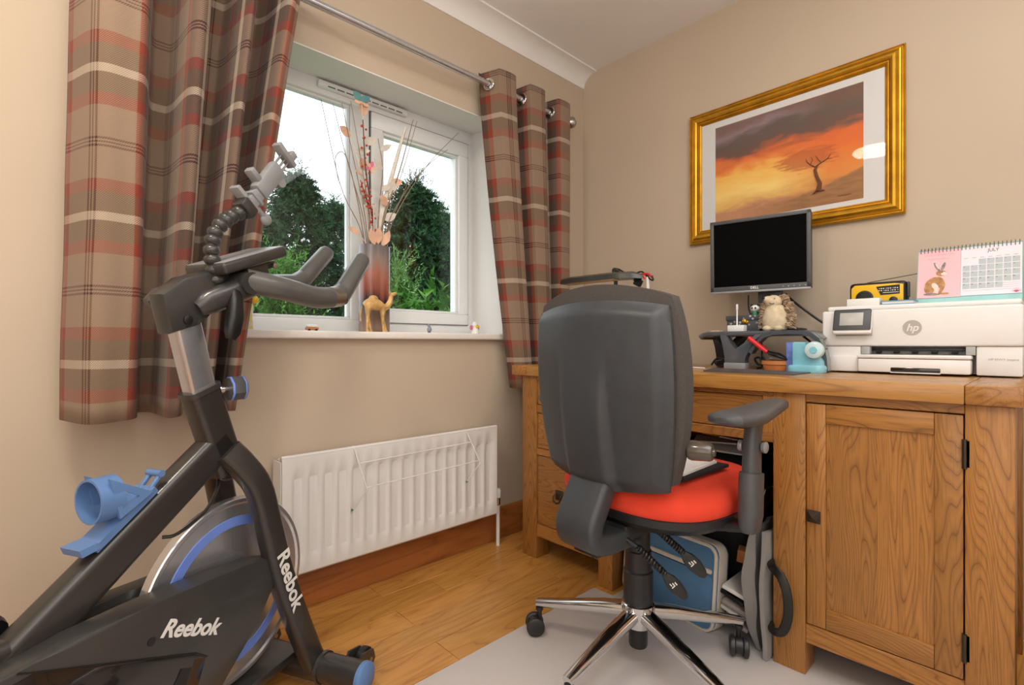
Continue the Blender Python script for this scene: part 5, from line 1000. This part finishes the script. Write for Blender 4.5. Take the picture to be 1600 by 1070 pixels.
lA, lB = L(-.120, .0945, .395), L(-.078, .1025, .245); dL = (lB-lA).normalized(); nL = Vector((0, -1, -.06)); yL = Vector((dL.z, 0, -dL.x))
text('maker_lettering', 'Reebok', .052, M['letter_white'], fl_leg, frame((lA+lB)/2, dL, Vector((-dL.z, 0, dL.x))), xs=1.0, bold=.0012)
# bottle cage on the main tube
TA = math.atan2(.678-.342, .455); te, tn = V(math.cos(TA), 0, math.sin(TA)), V(-math.sin(TA), 0, math.cos(TA)); T0 = L(-.205, 0, .678)+tn*.040
def bc(e, n, t=0): return T0+te*e+tn*n+V(0, -t, 0)
cgb = P('bottle_cage', B().sweep([bc(-.352, .003), bc(-.19, .003)], rrect(.034, .010, .003), up=(0, 1, 0)) if False else B().rings([[bc(e, n, t) for t, n in ((-.024, 0), (.024, 0), (.026, .014), (-.026, .014))] for e in (-.310, -.175)]), M['blue'], BK, 'blue plastic bottle cage')
RB = [[L(sv, (.038*f)*math.cos(a_), .614+(.041*f)*math.sin(a_)) for a_ in [2*PI*k/32 for k in range(32)]] for sv, f in ((-.480, 1), (-.438, 1), (-.438, .9), (-.480, .9), (-.480, 1))]
P('cage_band', B().rings(RB, caps=False), M['blue'], cgb)
for sg in (1, -1):
    t0, t1 = sg*.030, sg*.036; tri = ((-.466, .655), (-.388, .612), (-.448, .578)); tin = ((-.442, .628), (-.414, .611), (-.444, .597))
    P('cage_strut', B().rings([[L(a_, t, z_) for a_, z_ in q] for t, q in ((t1, tri), (t1, tin), (t0, tin), (t0, tri), (t1, tri))], caps=False), M['blue'], cgb)
P('cage_lip', B().rings([[bc(e, n, t) for e, n in ((-.330, .016), (-.300, .002), (-.300, .016), (-.326, .030))] for t in (-.026, .026)]), M['blue'], cgb)
P('cage_hook', B().tube([bc(-.148, .020, -.02), bc(-.148, .020, .02)], .007, 10).sweep([bc(-.19, .008, .014), bc(-.148, .018, .014)], rrect(.008, .008, .002), up=(0, 1, 0)).sweep([bc(-.19, .008, -.014), bc(-.148, .018, -.014)], rrect(.008, .008, .002), up=(0, 1, 0)), M['blue'], cgb)
P('sensor_cable', B().tube(catmull([L(-.215, .0, .60), L(-.235, .02, .575), L(-.275, .03, .535), L(-.335, .03, .51), L(-.36, .02, .51)], 5), .0035, 7), M['black'], BK)
P('brake_cable', B().tube(catmull([L(-.23, .01, .60), L(-.20, .01, .585), L(-.16, .01, .60), L(-.145, .03, .62)], 5), .003, 7), M['bezel'], BK)
P('rear_lock_knob', B().lathe([(.012, 0), (.03, .004), (.032, .02), (.026, .028), (0, .03)], L(-.60, -.04, .425), (0, 1, .3), 14), M['black'], BK)
# flexible holder clamped to the stem
FH = T('device_holder', 'grey ball jointed flexible device holder clamped on the bike stem', 'holder', tuple(WM[BK] @ L(-.234, .02, 1.051)), math.radians(27.532), local=True)
o0 = L(-.234, .02, 1.051); M0 = Matrix.Translation(-o0)
def hl(b): bmesh.ops.transform(b.bm, matrix=M0, verts=b.bm.verts[:]); return b
chain = catmull([L(-.236, .02, 1.040), L(-.247, .02, 1.084), L(-.248, .02, 1.124), L(-.234, .02, 1.160), L(-.204, .02, 1.190), L(-.165, .02, 1.216)], 12)
acc = [0]
for a_, c_ in zip(chain, chain[1:]): acc.append(acc[-1]+(c_-a_).length)
arm_ = P('flexible_arm', hl(B().tube(chain, .0105, 10)), M['bike_matt'], FH); nb = 10
for i in range(nb):
    d_ = acc[-1]*(i+.3)/nb; k = max(j for j in range(len(acc)) if acc[j] <= d_); p = chain[k]; q_ = (chain[min(k+1, len(chain)-1)]-chain[max(k-1, 0)]).normalized(); rot = Vector((0, 0, 1)).rotation_difference(q_).to_matrix().to_4x4()
    P('ball_joint', hl(B().ball(p, .0175, 14, (1, 1, .80), rot)), M['bike_matt'], arm_)
ax = (L(-.01, .02, 1.42)-L(-.16, .02, 1.222)).normalized(); cr = Vector((ax.z, 0, -ax.x)); h0 = L(-.16, .02, 1.222)
def hp_(a_, c_, t=0): return h0+ax*a_+cr*c_+V(0, t, 0)
def hbox(a0, a1, c0, c1, t0, t1, bev=.003):
    Mx = Matrix(((ax.x, cr.x, 0, 0), (ax.y, cr.y, 1, 0), (ax.z, cr.z, 0, 0), (0, 0, 0, 1))); Mx.translation = h0
    return hl(B().box(a0, a1, c0, c1, t0, t1, bev, 2, Mx))
P('clamp_socket', hbox(-.012, .018, -.024, .022, -.018, .018, .006), M['bike_matt'], FH)
P('clamp_plate', hbox(.012, .024, -.052, .026, -.014, .014), M['grey_plastic'], FH); P('clamp_plate', hbox(.036, .046, -.020, .022, -.016, .016), M['grey_plastic'], FH)
P('clamp_body', hbox(.020, .060, -.014, .016, -.012, .012), M['grey_plastic'], FH)
P('wing_screw', hl(B().tube([hp_(.03, .012), hp_(.03, .048)], .007, 10).ball(hp_(.030, .056), .017, 12, (1, .5, .9))), M['grey_plastic'], FH)
P('cradle', hbox(.062, .168, -.022, .024, -.014, .014, .009), M['grey_plastic'], FH, 'pale grey sprung cradle')
P('cradle_foot', hbox(.078, .094, -.052, -.018, -.012, .012), M['grey_plastic'], FH); P('cradle_wheel', hl(B().lathe([(.014, -.010), (.014, .010)], hp_(.14, .026), (0, 1, 0), 16)), M['grey_plastic'], FH)
for c_ in (-.012, .002, .014): P('slide_rod', hl(B().tube([hp_(.165, c_), hp_(.212, c_)], .0032, 8)), M['steel'], FH)
P('top_grip', hbox(.205, .220, -.040, .030, -.013, .013), M['grey_plastic'], FH); P('top_knob', hbox(.219, .243, .0, .020, -.010, .010), M['grey_plastic'], FH)
